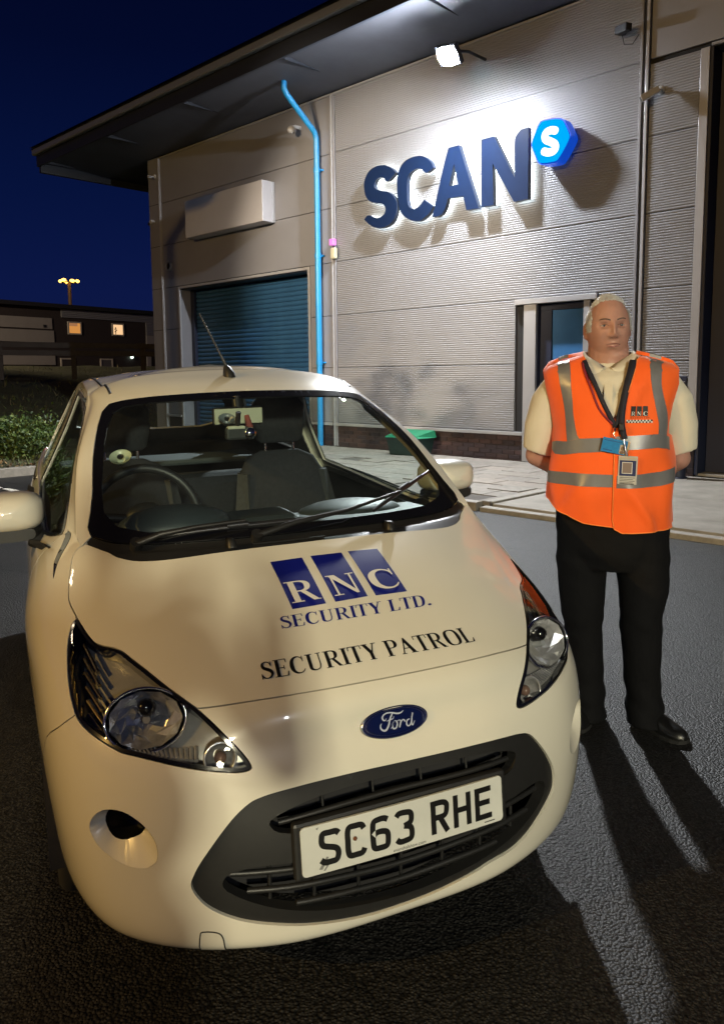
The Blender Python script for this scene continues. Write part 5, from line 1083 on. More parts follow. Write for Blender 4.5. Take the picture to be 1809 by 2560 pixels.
# ---- cabin
b = MB(); b.loft([[(x, y, z) for x, y, z in r] for r in ([(-.58, .80, .955), (.58, .80, .955), (.60, 1.12, .93), (-.60, 1.12, .93)], [(-.56, .80, .97), (.56, .80, .97), (.58, 1.10, .955), (-.58, 1.10, .955)])], smooth=False)
b.ell((-.30, 1.08, .955), (.19, .12, .07)); b.ell((.32, 1.05, .95), (.20, .14, .045)); b.bbox((-.60, 1.02, .60), (.60, 1.16, .94), .04); b.bbox((-.12, .98, .6), (.12, 1.2, .97), .03); b.build('dashboard', mat('dash_plastic', (.030, .040, .048), .5, noise=(80, .1)), car)
for sx in (-.37, .31):
    st_ = thing  # cloth seat: cushion, back, headrest on two steel posts
    b = MB()
    def sec(zc, y, hw, th, n=20): return [(sx+hw*math.copysign(abs(math.cos(w))**.6, math.cos(w)), y+th*math.copysign(abs(math.sin(w))**.6, math.sin(w)), zc) for w in np.linspace(0, 2*PI, n+1)[:-1]]
    b.loft([sec(.48, 1.66, .22, .06), sec(.62, 1.69, .235, .075), sec(.85, 1.75, .225, .07), sec(1.0, 1.79, .20, .055), sec(1.08, 1.81, .155, .04), sec(1.11, 1.82, .09, .02)]); b.bbox((sx-.23, 1.25, .36), (sx+.23, 1.72, .50), .06)
    so = b.build('seat', seat_m, car)
    for q in (1, -1):
        b = MB(); b.loft([[(sx+q*(.14+.09*k0), 1.655+dy, z), (sx+q*(.235*k1), 1.70+dy, z), (sx+q*(.215*k1), 1.76+dy, z), (sx+q*.15, 1.69+dy, z)] for z, dy, k0, k1 in ((.62, -.03, .5, 1.02), (.85, .03, .5, 1.0), (1.02, .075, .4, .88))], smooth=False); b.build('side_bolster', seat_g, so)
        MB().tube([(sx+q*.065, 1.815, 1.08), (sx+q*.065, 1.82, 1.19)], .006, 8).build('post', chrome, so)
    b = MB(); b.loft([[(sx+hw*math.copysign(abs(math.cos(w))**.55, math.cos(w)), 1.82+th*math.sin(w), z) for w in np.linspace(0, 2*PI, 21)[:-1]] for z, hw, th in ((1.145, .085, .02), (1.16, .105, .045), (1.24, .122, .05), (1.31, .12, .045), (1.345, .095, .03), (1.352, .06, .012))]); b.build('headrest', seat_m, so)
b = MB(); b.bbox((-.56, 2.55, .5), (.56, 2.75, .93), .05); b.build('rear_seat', seat_m, car)
MB().bbox((-.55, 2.86, .95), (.55, 3.22, .985), .015).build('parcel_shelf', mat('shelf_grey', (.05, .065, .075), .7), car)
b = MB(); b.bbox((-.66, 1.0, .28), (.66, 3.3, .35), .02); b.build('cabin_floor', dark_in, car)
for s in (1, -1):
    L = np.array([(4.45, 9.45), (4.35, 8.0), (4.5, 3.0), (6.3, 3.0), (6.3, 9.6), (5.4, 9.6)])*[s, 1]; panel('door_card', L, [], dark_in, car, off=-.05, skirt=0, gap=0)
    L = np.array([(2.86, 10.15), (2.72, 10.6), (2.72, 11.2), (2.76, 11.7), (3.4, 11.95), (4.35, 11.7), (4.2, 11.0), (4.05, 10.3), (3.9, 9.9)])*[s, 1]; panel('pillar_trim', L, [], mat('pillar_grey', (.30, .30, .27), .7), car, off=-.03, skirt=0, gap=0)
    L = np.array([(6.40, 3.0), (6.40, 12.0), (6.52, 12.0), (6.55, 10.0), (7.4, 10.0), (7.4, 3.0)])*[s, 1]; panel('rear_trim', L, [], dark_in, car, off=-.03, skirt=0, gap=0)
L = np.array([(0, 15.9), (0, 12.1), (2.4, 12.05), (4.5, 12.4), (6.3, 12.35), (7.8, 12.2), (8.9, 12.3), (8.9, 15.9), (6, 15.9), (3, 15.9)])
for s in (1, -1): panel('headlining', L*[s, 1], [], mat('headlining_cloth', (.10, .105, .11), .9), car, off=-.025, skirt=0, gap=0)
b = MB(); wc = Vector((-.37, 1.22, .965)); Rw = Matrix.Translation(wc) @ Matrix.Rotation(rad(66), 4, 'X'); b.tube([Rw @ Vector((.18*math.cos(w), .18*math.sin(w), 0)) for w in np.linspace(0, 2*PI, 41)[:-1]], .016, 10, closed=True)
for w in (-PI/2, .1, PI-.1): b.tube([Rw @ Vector((0, 0, -.02)), Rw @ Vector((.17*math.cos(w), .17*math.sin(w), 0))], .017, 8)
b.ell(Rw @ Vector((0, 0, -.02)), (.075, .05, .06)); b.tube([Rw @ Vector((0, 0, -.02)), Rw @ Vector((0, .02, -.25))], .03, 8); b.build('steering_wheel', mat('wheel_leather', (.016, .017, .02), .45), car)
b = MB(); b.bbox((-.125, 1.13, 1.275), (.055, 1.155, 1.338), .022); b.tube([(-.03, 1.15, 1.32), (-.03, 1.17, 1.37)], .018, 8); rv = b.build('interior_mirror', blk, car); rv.location = (-.02, .0, .0)
MB().bbox((-.119, 1.1265, 1.280), (.049, 1.131, 1.333), .018).build('mirror_back', mat('mirror_back_green', (.42, .44, .33), .35), rv)
dc = MB(); dc.bbox((-.125, 1.03, 1.232), (-.045, 1.06, 1.275), .008); dcm = dc.build('dash_camera', mat('dashcam_grey', (.05, .055, .055), .3, metal=.3), car); MB().lathe([(.0, -.012), (.018, -.012), (.021, 0), (.021, .03)], 20, 'Y', (-.045, 1.03, 1.252)).build('camera_lens', chrome, dcm)
MB().bbox((-.12, 1.028, 1.268), (-.06, 1.05, 1.279), .004).build('camera_top', mat('pale_trim2', (.5, .52, .4), .4), dcm); MB().tube([(-.085, 1.04, 1.275), (-.085, 1.02, 1.325)], .009, 8).build('camera_stalk', blk, dcm)
def cup(name, uv, r, m, label):
    p = Vector(B([uv])[0]); n = Vector(Bn([(abs(uv[0]), uv[1])])[0]*NSIGN); n.x *= (1 if uv[0] > 0 else -1); b = MB(); b.lathe([(r, -.004), (r*.95, -.010), (r*.4, -.018), (r*.38, -.03), (0, -.03)], 24); o = b.build(name, m, car); o.matrix_local = Matrix.Translation(p) @ n.to_track_quat('Z', 'Y').to_matrix().to_4x4(); o['label'] = label
    MB().lathe([(r*.30, -.003), (r*.3, -.006), (0, -.006)], 16).build('cup_centre', blk, o); return o
cup('suction_cup', (-2.13, 11.02), .034, mat('cup_clear', (.42, .46, .34), .3), 'pale suction cup low on the driver side of the screen'); cup('suction_cup', (-.42, 11.52), .028, mat('cup_grey', (.14, .16, .17), .3), 'grey suction cup in front of the mirror')
b = MB(); b.tube([(-.035, 1.10, 1.31), (-.03, 1.09, 1.27), (-.02, 1.09, 1.235)], [.008, .014, .004], 6); b.build('hanging_tassel', mat('red_tassel', (.22, .05, .04), .8), car)
# ---------------------------------------------------------------- the man
def fuse(mb, name, m, parent, voxel=.008, smooth=4, fac=.5, fn=None):
    """one continuous skin round overlapping shapes"""
    o = mb.build('tmp', None, None); r = o.modifiers.new('r', 'REMESH'); r.mode = 'VOXEL'; r.voxel_size = voxel
    s = o.modifiers.new('s', 'SMOOTH'); s.iterations = smooth; s.factor = fac
    dg = bpy.context.evaluated_depsgraph_get(); dg.update(); me = bpy.data.meshes.new_from_object(o.evaluated_get(dg)); bpy.data.objects.remove(o, do_unlink=True)
    me.name = name
    if fn is not None:
        n = len(me.vertices); co = np.empty(n*3); me.vertices.foreach_get('co', co); co = fn(co.reshape(-1, 3)); me.vertices.foreach_set('co', co.ravel()); me.update()
    me.materials.clear()
    for ma in (m if isinstance(m, (list, tuple)) else [m]): me.materials.append(ma)
    me.polygons.foreach_set('use_smooth', [True]*len(me.polygons))
    q = bpy.data.objects.new(name, me); return link(q, parent)
def cap(b, p, q, r0, r1, n=18, k=5):
    """tapered limb with round ends"""
    p, q = Vector(p), Vector(q); d = (q-p).normalized(); P = []; R = []
    for i in range(k): a = PI/2*(1-i/k); P.append(p-d*r0*math.sin(a)); R.append(max(r0*math.cos(a), .001))
    P.append(p); R.append(r0); P.append(q); R.append(r1)
    for i in range(1, k+1): a = PI/2*i/k; P.append(q+d*r1*math.sin(a)); R.append(max(r1*math.cos(a), .001))
    b.tube(P, R, n)
MROT = -rad(18.85)
MX = Vector((math.cos(MROT), math.sin(MROT), 0)); MBASE = Vector((1.026, 3.004, 0))+MX*(-.078)
MY = Vector((-math.sin(MROT), math.cos(MROT), 0))
man = thing('person', 'stocky grey-haired man in an orange hi-vis vest standing with his hands behind his back', 'person', Vector((MBASE.x*1.033, MBASE.y*1.033, -.0475)), MROT); man.scale = (1.033,)*3
def skin_mat():
    m = mat('skin', (.40, .215, .17), .5, noise=(28, .10), bump=(160, .12, .001), subs=.12); return m
skin = skin_mat(); hair_m = mat('grey_hair', (.55, .545, .54), .45, noise=(90, .25)); brow_m = mat('brow_hair', (.075, .05, .04), .7); lip_m = mat('lips', (.27, .105, .095), .5)
HC_, HT = Vector((-.012, -.005, 1.612)), rad(14)
HM = Matrix.Translation(HC_) @ Matrix.Rotation(HT, 4, 'Z') @ Matrix.Rotation(rad(-2), 4, 'Y')
FEAT = [(0, .004, .008, .026, .011), (0, -.014, .009, .018, .010), (0, -.030, .0125, .0105, .017), (.0145, -.034, .0065, .0065, .010), (-.0145, -.034, .0065, .0065, .010), (.008, -.0435, .004, .0028, -.009), (-.008, -.0435, .004, .0028, -.009),
        (.031, .007, .017, .010, -.016), (-.031, .007, .017, .010, -.016), (.030, .027, .024, .007, .005), (-.030, .027, .024, .007, .005), (0, .027, .010, .01, -.002), (.047, -.026, .022, .022, .006), (-.047, -.026, .022, .022, .006),
        (.031, -.012, .015, .0045, .003), (-.031, -.012, .015, .0045, .003), (.033, -.050, .005, .02, -.0035), (-.033, -.050, .005, .02, -.0035), (.040, -.073, .007, .014, -.004), (-.040, -.073, .007, .014, -.004), (0, -.050, .004, .006, -.002),
        (0, -.0595, .020, .0045, .0055), (0, -.0655, .024, .0022, -.006), (0, -.0725, .018, .0055, .006), (0, -.0855, .018, .005, -.0045), (0, -.103, .021, .013, .010), (.05, -.075, .02, .03, .004), (-.05, -.075, .02, .03, .004)]
def head_pt(D):
    """unit directions (n, 3) -> points of the head, face towards -y"""
    x, y, z = D[:, 0], D[:, 1], D[:, 2]
    rx = np.where(z < 0, .079+.002*(-z), .079-.004*z*z); ry = np.where(y < 0, .094, .102); rz = .123
    P = np.column_stack([x*rx, y*ry, z*rz])
    # a broad jaw, flat cheeks and a flatter face
    low = np.clip(-z-.15, 0, 1); P[:, 0] *= 1+.02*low; P[:, 1] += np.where(y < 0, .010*low*0, -.030*low)
    f = np.clip(-y, 0, 1); P[:, 1] += .006*np.exp(-((P[:, 0])/.03)**2)*f*0
    for fx, fz, sx_, sz_, a in FEAT: P[:, 1] -= a*np.exp(-((P[:, 0]-fx)/sx_)**2-((P[:, 2]-fz)/sz_)**2)*np.clip(f*1.6-.25, 0, 1)
    return P
bm = bmesh.new(); bmesh.ops.create_uvsphere(bm, u_segments=140, v_segments=110, radius=1); D = np.array([v.co for v in bm.verts]); HP = head_pt(D)
for v, p in zip(bm.verts, HP): v.co = HM @ Vector(p)
body = MB(); body.bm(bm, smooth=True)
# ears
for sx in (-1, 1):
    M = HM @ Matrix.Translation((sx*.079, .012, -.008)) @ Matrix.Rotation(sx*rad(-22), 4, 'Z')
    b2 = bmesh.new(); bmesh.ops.create_uvsphere(b2, u_segments=20, v_segments=14, radius=1)
    for v in b2.verts: v.co = M @ Vector((v.co.x*.009, v.co.y*.019, v.co.z*.034*(1+.1*v.co.y)))
    body.bm(b2, smooth=True)
# neck, double chin, trunk, arms, hands behind the back, legs
cap(body, (-.006, .016, 1.42), (-.010, .010, 1.545), .078, .075); body.ell((-.004, -.008, 1.508), (.071, .058, .040), seg=24); cap(body, (-.01, .045, 1.47), (-.012, .045, 1.62), .06, .06)
for z0, z1, a, c in ((.95, 1.1, .16, .13), (1.1, 1.28, .155, .115), (1.28, 1.40, .15, .09)): body.ell((.01, 0, (z0+z1)/2), (a, c, (z1-z0)*.85), seg=24)
cap(body, (-.13, .01, 1.425), (.14, .01, 1.43), .05, .05)
ARMS = ((-1, Vector((-.195, .01, 1.39)), Vector((-.278, .055, 1.115)), Vector((-.055, .185, .985))), (1, Vector((.20, .01, 1.395)), Vector((.258, .06, 1.115)), Vector((.055, .200, .965))))
for sx, sh, el, wr in ARMS:
    cap(body, sh, el, .048, .044); cap(body, el, el.lerp(wr, .35), .044, .043); cap(body, el.lerp(wr, .3), wr, .043, .028)
    d = (wr-el).normalized(); h = wr+d*.05; body.ell(h, (.042, .02, .038), seg=14)
    for i, (ln, off) in enumerate(((.075, .028), (.085, .010), (.08, -.009), (.062, -.026))):
        k0 = h+d*.03+Vector((0, 0, off)); k1 = k0+d*ln*.45+Vector((0, .006, -.006)); k2 = k1+d*ln*.3+Vector((0, -.016, -.012)); k3 = k2+Vector((-sx*-.004, -.018, -.008)); body.tube([k0-d*.02, k0, k1, k2, k3], [.009, .0092, .0088, .008, .006], 8)
    k0 = h+Vector((0, 0, .034))-d*.01; body.tube([k0-Vector((0, 0, .012)), k0+d*.02+Vector((0, -.01, .016)), k0+d*.045+Vector((0, -.018, .014))], [.012, .0105, .007], 8)
cap(body, (-.07, 0, .80), (-.07, -.005, .45), .075, .05); cap(body, (-.072, 0, .45), (-.045, .03, .06), .05, .04); cap(body, (.125, 0, .80), (.14, -.005, .47), .075, .05); cap(body, (.14, 0, .47), (.165, .03, .06), .05, .04); cap(body, (-.05, 0, .86), (.10, 0, .86), .11, .11)
pb = fuse(body, 'body', skin, man, .0046, 2, .5)
# lips, brows and eyes
def face_pt(x, z, off):
    D0 = np.array([[x/.079, -math.sqrt(max(.02, 1-(x/.079)**2-(z/.123)**2)), z/.123]])
    for _ in range(8):
        p = head_pt(D0/np.linalg.norm(D0))[0]; D0[0, 0] += (x-p[0])/.079; D0[0, 2] += (z-p[2])/.123
        D0[0, 1] = -math.sqrt(max(.02, 1-D0[0, 0]**2-D0[0, 2]**2))
    p = head_pt(D0)[0]; return HM @ Vector((x, p[1]-off, z))
def face_patch(name, upper, lower, m, off):
    P = [face_pt(x, z, off) for x, z in upper]+[face_pt(x, z, off) for x, z in lower]; n = len(upper); b = MB(); b.add(P, [(i, i+1, n+i+1, n+i) for i in range(n-1)], True); return b.build(name, m, pb)
xs = np.linspace(-1, 1, 15)
face_patch('upper_lip', [(x*.0255+.001, -.0602-.0040*x*x+.0005*math.cos(x*6)) for x in xs], [(x*.0255+.001, -.0650+.0008*x) for x in xs], lip_m, .0016)
face_patch('lower_lip', [(x*.0235+.001, -.0668) for x in xs], [(x*.0235+.001, -.0738+.0055*x*x) for x in xs], lip_m, .0016)
face_patch('mouth_shade', [(x*.0265+.001, -.0648+.0004*x) for x in xs], [(x*.0265+.001, -.0669+.0012*x*x) for x in xs], mat('face_shade', (.06, .02, .018), .6), .0012)  # dark strip painted in for the shade between the lips
for sx in (-1, 1):
    face_patch('nostril_shade', [(sx*(.0085+.0042*x), -.0418-.0014*x*x+.0022) for x in xs], [(sx*(.0085+.0042*x), -.0418-.0022*(1-x*x)) for x in xs], MATS['face_shade'], .0016)  # dark patch painted in for the shade inside the nose
    face_patch('eyebrow', [(sx*(.012+.036*t), .0275+.0075*math.sin(t*2.2)-.004*t+.0006*math.sin(t*40)) for t in np.linspace(0, 1, 14)], [(sx*(.012+.036*t), .0220+.0085*math.sin(t*2.2)-.003*t) for t in np.linspace(0, 1, 14)], brow_m, .0022)
    for q in (1, -1): pass
    c = Vector((sx*.031, 0, .0055)); y0 = (HM.inverted() @ face_pt(c.x, c.z, 0)).y
    bE = MB(); bE.ell((0, 0, 0), (.0125, .0065, .0056), seg=20); eo = bE.build('eye', mat('eye_white', (.34, .29, .28), .25, coat=.5), pb); eo.matrix_local = HM @ Matrix.Translation((c.x, y0+.0015, c.z))
    bI = MB(); bI.ell((0.0012, -.0050, .0006), (.0052, .0024, .0050), seg=14); bI.build('iris', mat('iris_grey', (.035, .04, .05), .12, coat=1.0), eo)
    face_patch('eyelid', [(c.x+.0145*x, c.z+.0098-.005*x*x) for x in xs], [(c.x+.0145*x, c.z+.0046-.0046*x*x) for x in xs], skin, .0040)
    face_patch('crease_shade', [(c.x+.0145*x, c.z+.0054-.0048*x*x) for x in xs], [(c.x+.0145*x, c.z+.0036-.0042*x*x) for x in xs], brow_m, .0043)  # dark strip painted in for the shade under the lid fold
    face_patch('lower_lid', [(c.x+.0135*x, c.z-.0042+.0034*x*x) for x in xs], [(c.x+.0135*x, c.z-.0085+.003*x*x) for x in xs], skin, .0036)
# short grey hair, thin on top, a bald forehead
gH = np.random.default_rng(21); hb = MB()
def hairline(x): return .098-.030*(abs(x)/.07)**2.2
nh = 0
while nh < 15000:
    d = gH.normal(0, 1, 3); d /= np.linalg.norm(d)
    p = head_pt(d[None])[0]; x, y, z = p
    if y < .0 and z < hairline(x)-.02*(abs(x) > .064) and not (abs(x) > .066 and z > -.012 and y > -.045): continue
    if y >= 0 and z < -.055: continue
    if z < -.02 and y < .02: continue
    thin = (z > .085 and abs(x) < .045 and y < .0)
    if thin and gH.random() < .45: continue
    nrm = Vector((d[0], d[1], d[2])); back = Vector((.25*np.sign(x)*(z < .06), .6, .15 if z > .07 else -.75)); t = (back-nrm*back.dot(nrm)); t = (t.normalized()+Vector(gH.normal(0, .28, 3))).normalized()
    L = gH.uniform(.008, .016)*(1.1 if z > .08 else 1.0); lift = .30 if z > .085 else .16; w = nrm.cross(t).normalized()*gH.uniform(.0004, .0008)
    q = Vector(p)*1.004; tip = q+(t+nrm*lift).normalized()*L; mid = q.lerp(tip, .55)+nrm*.0015
    hb.cur = 0; hb.add([HM @ v for v in (q-w, q+w, mid+w*.8, mid-w*.8, tip)], [(0, 1, 2, 3), (3, 2, 4)], True); nh += 1
hb.build('hair', [hair_m], man)
# ---- clothes
cloth_w = mat('cream_polo', (.62, .58, .48), .85, noise=(5, .05), bump=(14, .25, .02), bump2=(420, .25, .001), sheen=.2)
sb_ = MB()
for zc, a, f, k in ((1.40, .185, .135, .075), (1.30, .20, .158, .12), (1.12, .20, .15, .15), (.96, .20, .145, .12)): sb_.ell((.008, 0, zc), (a, f, k), seg=28)
for sx, sh, el, wr in ARMS:
    hem = Vector((-.266, .042, 1.135)) if sx < 0 else Vector((.258, .045, 1.145)); s0 = Vector((sx*.178+.003, .008, 1.415))
    dv = (hem-s0).normalized(); out = Vector((sx*.02, 0, 0))
    sb_.tube([s0-dv*.03, s0, s0.lerp(hem, .3)+out*1.0, s0.lerp(hem, .65)+out*.9, hem, hem+dv*.002], [.045, .062, .075, .074, .064, .0635], 26)
sb_.tube([(-.008, .014, 1.40), (-.009, .012, 1.485)], [.085, .078], 24)
def wrinkle(co):
    x, y, z = co.T; s = np.sin(38*z+22*np.abs(x)+4*np.sin(11*y))*.0022*np.clip((np.abs(x)-.19)/.05, 0, 1); r = np.column_stack([x*0, -np.ones_like(x)*.6, x*0]); co = co.copy(); co[:, 1] += s; co[:, 0] += s*.8*np.sign(x); return co
shirt = fuse(sb_, 'polo_shirt', cloth_w, man, .0075, 5, .5, wrinkle)
# trousers
blackc = mat('black_trousers', (.0035, .0036, .0045), .85, spec=.2, noise=(6, .2), bump=(18, .3, .02), bump2=(300, .1, .001))
tb = MB()
def legring(cx, cy, z, rx, ry, n=24): return [(cx+rx*math.cos(w), cy+ry*math.sin(w), z) for w in np.linspace(0, 2*PI, n+1)[:-1]]
tb.loft([legring(*r) for r in ((.018, .0, .985, .195, .14), (.018, .0, .93, .212, .15), (.022, .0, .84, .214, .15), (.024, .0, .76, .20, .145), (.026, 0, .69, .15, .12))])
tb.loft([legring(*r) for r in ((-.085, .0, .86, .10, .12), (-.088, .0, .72, .100, .11), (-.086, .0, .62, .093, .10), (-.082, -.004, .53, .086, .09), (-.078, .0, .45, .076, .083), (-.070, .012, .34, .072, .08), (-.058, .02, .22, .068, .08), (-.052, .022, .12, .070, .085), (-.055, .015, .055, .074, .095))])
tb.loft([legring(*r) for r in ((.125, .0, .86, .105, .12), (.138, .0, .72, .102, .11), (.146, .0, .60, .094, .10), (.140, -.004, .52, .082, .09), (.141, .0, .45, .080, .083), (.148, .008, .34, .074, .08), (.150, .016, .25, .070, .08), (.163, .02, .16, .070, .085), (.166, .01, .07, .076, .10))])
def folds(co):
    x, y, z = co.T; k = np.clip((.32-z)/.25, 0, 1)*.006+np.clip(1-np.abs(z-.47)/.08, 0, 1)*.003+np.clip(1-np.abs(z-.72)/.1, 0, 1)*.0025; co = co.copy(); s = np.sin(z*62+x*25+y*12); co[:, 0] += s*k*np.sign(x-.03); co[:, 1] += s*k*.8*np.sign(y); return co
fuse(tb, 'trousers', blackc, man, .009, 4, .5, folds)
shoe_m = mat('black_shoe', (.008, .008, .008), .35, coat=.3, noise=(20, .2))
def shoe(ax, ay, ang):
    M = Matrix.Translation((ax, ay, .0465)) @ Matrix.Rotation(ang, 4, 'Z') @ Matrix.Scale(.93, 4); b = MB()
    def sec(y, w, h, z0=.012, n=18): return [M @ Vector((w*math.cos(t)*(1 if math.sin(t) > 0 else 1.0), y, z0+max(0, math.sin(t))*h+min(0, math.sin(t))*.004)) for t in np.linspace(0, 2*PI, n+1)[:-1]]
    b.loft([sec(.088, .014, .03), sec(.078, .032, .062), (sec(.03, .040, .085)), sec(-.02, .041, .088), sec(-.07, .045, .070), sec(-.12, .050, .054), sec(-.165, .047, .045), sec(-.195, .034, .036), sec(-.207, .012, .02)]); o = b.build('shoe', shoe_m, man)
    b = MB(); L = [(.0, .092), (.03, .083), (.040, .04), (.041, -.02), (.048, -.08), (.054, -.125), (.050, -.17), (.035, -.202), (0, -.213)]; P = L+[(-x, y) for x, y in L[::-1][1:-1]]; b.loft([[M @ Vector((x, y, z)) for x, y in P] for z in (.0, .016)], smooth=False); b.build('sole', mat('shoe_sole', (.012, .012, .012), .8), o); return o
shoe(-.055, .05, rad(-14)); shoe(.172, .03, rad(46))
# vest on its own surface VS(theta, z); theta 0 is the right side (+x), -pi/2 the chest
VZ = np.array([.80, .88, .99, 1.08, 1.16, 1.24, 1.32, 1.40, 1.45, 1.480, 1.502, 1.520, 1.53]); VA = np.array([.226, .227, .2285, .2275, .220, .213, .220, .240, .246, .215, .140, .088, .07]); VC = np.array([.010, .008, .006, .008, .008, .006, .002, -.002, -.006, -.008, -.010, -.011, -.012])
VF = np.array([.160, .172, .190, .190, .182, .172, .162, .148, .122, .098, .072, .048, .03]); VBk = np.array([.15, .155, .16, .155, .15, .15, .15, .145, .13, .112, .095, .08, .07])
def VS(th, z, off=0.0, ripple=True):
    th = np.asarray(th, float); z = np.asarray(z, float); a = np.interp(z, VZ, VA)+off; c = np.interp(z, VZ, VC); f = np.interp(z, VZ, VF)+off; k = np.interp(z, VZ, VBk)+off
    cs, sn = np.cos(th), np.sin(th); e = .86; x = c+a*np.sign(cs)*np.abs(cs)**e; y = np.where(sn < 0, f, k)*np.sign(sn)*np.abs(sn)**e
    w = 0
    if ripple:
        w = .0055*np.sin(9*th+6*z)*np.clip((1.25-z)/.3, .15, 1)+.0042*np.sin(5*th-21*z)+.0022*np.sin(17*th+13*z)*np.clip((1.0-z)/.15, 0, 1)
        d = np.abs(th+PI*.5); w = w+.006*np.exp(-((z-.935-.10*np.clip(-np.cos(th), -1, 1))/.018)**2)*np.clip(1-d, 0, 1)*0
        # soft drape folds running up from the bottom corners
        w = w+.011*np.exp(-((th+1.05+(z-.93)*3.0)/.09)**2)*np.exp(-((z-.94)/.09)**2)+.010*np.exp(-((th+2.2-(z-.96)*4)/.12)**2)*np.exp(-((z-.95)/.08)**2)+.008*np.exp(-((th+1.30-(z-1.3)*1.6)/.06)**2)*np.exp(-((z-1.35)/.09)**2)
    return np.column_stack([x+w*cs, y+w*sn, z])
def th_of(x, z, front=True):
    a, c = np.interp(z, VZ, VA), np.interp(z, VZ, VC); q = np.clip((x-c)/a, -.9999, .9999); cs = np.sign(q)*np.abs(q)**(1/.86); t = math.acos(cs); return -t if front else t
def vpoly(pts):
    pts = [np.array(q, float) for q in pts]; out = [pts[0]]
    for a, c in zip(pts[:-1], pts[1:]):
        k = max(1, int(np.ceil(np.linalg.norm(c-a)/.015))); out += [a+(c-a)*t/k for t in range(1, k+1)]
    return np.array([(th_of(x, z), z) for x, z in out])
def vdens(L, st=.04):
    out = []; n = len(L)
    for i in range(n):
        a, c = L[i], L[(i+1) % n]; k = max(1, int(np.ceil(np.linalg.norm((c-a)*[.25, 1])/(st*.35))))
        for t in range(k): out.append(a+(c-a)*t/k)
    return np.array(out)
def vpanel(name, outer, holes, m, parent, off, thick=.003, st=(.07, .016), rip=True):
    O = vdens(np.array(outer)); HS = [vdens(np.array(h)) for h in holes]; lo, hi = O.min(0), O.max(0); g = np.array([(x, y) for x in np.arange(lo[0]+st[0]/2, hi[0], st[0]) for y in np.arange(lo[1]+st[1]/2, hi[1], st[1])]).reshape(-1, 2)
    if len(g):
        sc = np.array([.25, 1]); keep = in_poly(g, O) & (seg_dist(g*sc, O*sc) > .004)
        for h in HS: keep &= ~in_poly(g, h) & (seg_dist(g*sc, h*sc) > .004)
        g = g[keep]
    # triangulate in nearly metric coordinates
    sc = np.array([.25, 1]); vs, fs = cdt([], [O*sc], [h*sc for h in HS], extra=g*sc if len(g) else None); vs = vs/sc
    P = VS(vs[:, 0], vs[:, 1], off, rip); Q = VS(vs[:, 0], vs[:, 1], off-thick, rip); n = len(P); be = boundary_edges(fs); b = MB()
    cN = np.cross(P[fs[:, 1]]-P[fs[:, 0]], P[fs[:, 2]]-P[fs[:, 0]]); ctr = np.column_stack([np.cos(vs[:, 0]), np.sin(vs[:, 0]), 0*vs[:, 0]]); fl = (cN*ctr[fs].mean(1)).sum(1) < 0; fs2 = np.where(fl[:, None], fs[:, ::-1], fs)
    b.add(P, [tuple(f) for f in fs2], True); b.add(Q, [tuple(f[::-1]) for f in fs2], True); b.add(np.concatenate([P, Q]), [(x+n, y+n, y, x) for x, y in be]); return b.build(name, m, parent)
orange = mat('orange_hivis', (.90, .115, .004), .75, emit=(.95, .12, .0), estr=.0, noise=(7, .04), bump=(700, .2, .0006), sheen=.3)
grey_t = mat('reflective_tape', (.21, .21, .22), .38, metal=.35, noise=(30, .06), bump=(600, .2, .0004)); orange_e = mat('tape_stitching', (.85, .25, .05), .7)
XO = .026                                     # where the right flap overlaps the left one
back_th = np.linspace(0, PI, 18)
ahole = lambda c: np.array([(c+.62*math.cos(w), 1.345+.128*math.sin(w)) for w in np.linspace(0, 2*PI, 29)[:-1]])
TOPZ = 1.516
# back and sides: from theta=-.0 round the back to pi, joined with the left flap (theta -pi .. front opening)
left_flap = np.concatenate([vpoly([(XO+.012, 1.252), (XO+.012, 1.06), (XO+.010, .872)]), vpoly([(-.075, .885), (-.15, .915), (-.19, .94)]), [(-PI, .955)], [(-PI, 1.2), (-PI, 1.224)], vpoly([(-.203, 1.236), (-.205, 1.28), (-.212, 1.34), (-.230, 1.40), (-.246, 1.445)]), [(th_of(-.232, 1.470), 1.470)], [(th_of(-.16, 1.497), 1.497)], vpoly([(-.098, 1.514), (-.088, 1.502), (-.058, 1.42), (-.015, 1.325)])])
right_flap = np.concatenate([vpoly([(XO, 1.268), (.062, 1.36), (.085, 1.45), (.092, 1.508)]), [(th_of(.16, 1.493), 1.493), (th_of(.222, 1.470), 1.470)], vpoly([(.234, 1.445), (.232, 1.40), (.214, 1.33), (.206, 1.26), (.209, 1.22)]), [(0, 1.205), (0, .87)], vpoly([(.2, .862), (.12, .858), (.06, .854), (XO+.008, .868), (XO, .90), (XO, 1.06)])])
vest = vpanel('hivis_vest', left_flap, [], orange, man, .004); vest['label'] = 'orange hi-vis vest with grey reflective tape'
vpanel('vest_front_flap', right_flap, [], orange, vest, .009)
bk = np.array([(0, .87), (0, 1.2), (.0, 1.205), (.62, 1.25), (.72, 1.34), (.62, 1.43), (.42, 1.463), (.6, 1.49), (.95, 1.512), (PI-.95, 1.512), (PI-.6, 1.49), (PI-.42, 1.463), (PI-.62, 1.43), (PI-.72, 1.34), (PI-.62, 1.25), (PI, 1.224), (PI, .955), (PI*.75, .93), (PI*.5, .91), (PI*.25, .88)]); vpanel('vest_back', bk, [], orange, vest, .004)
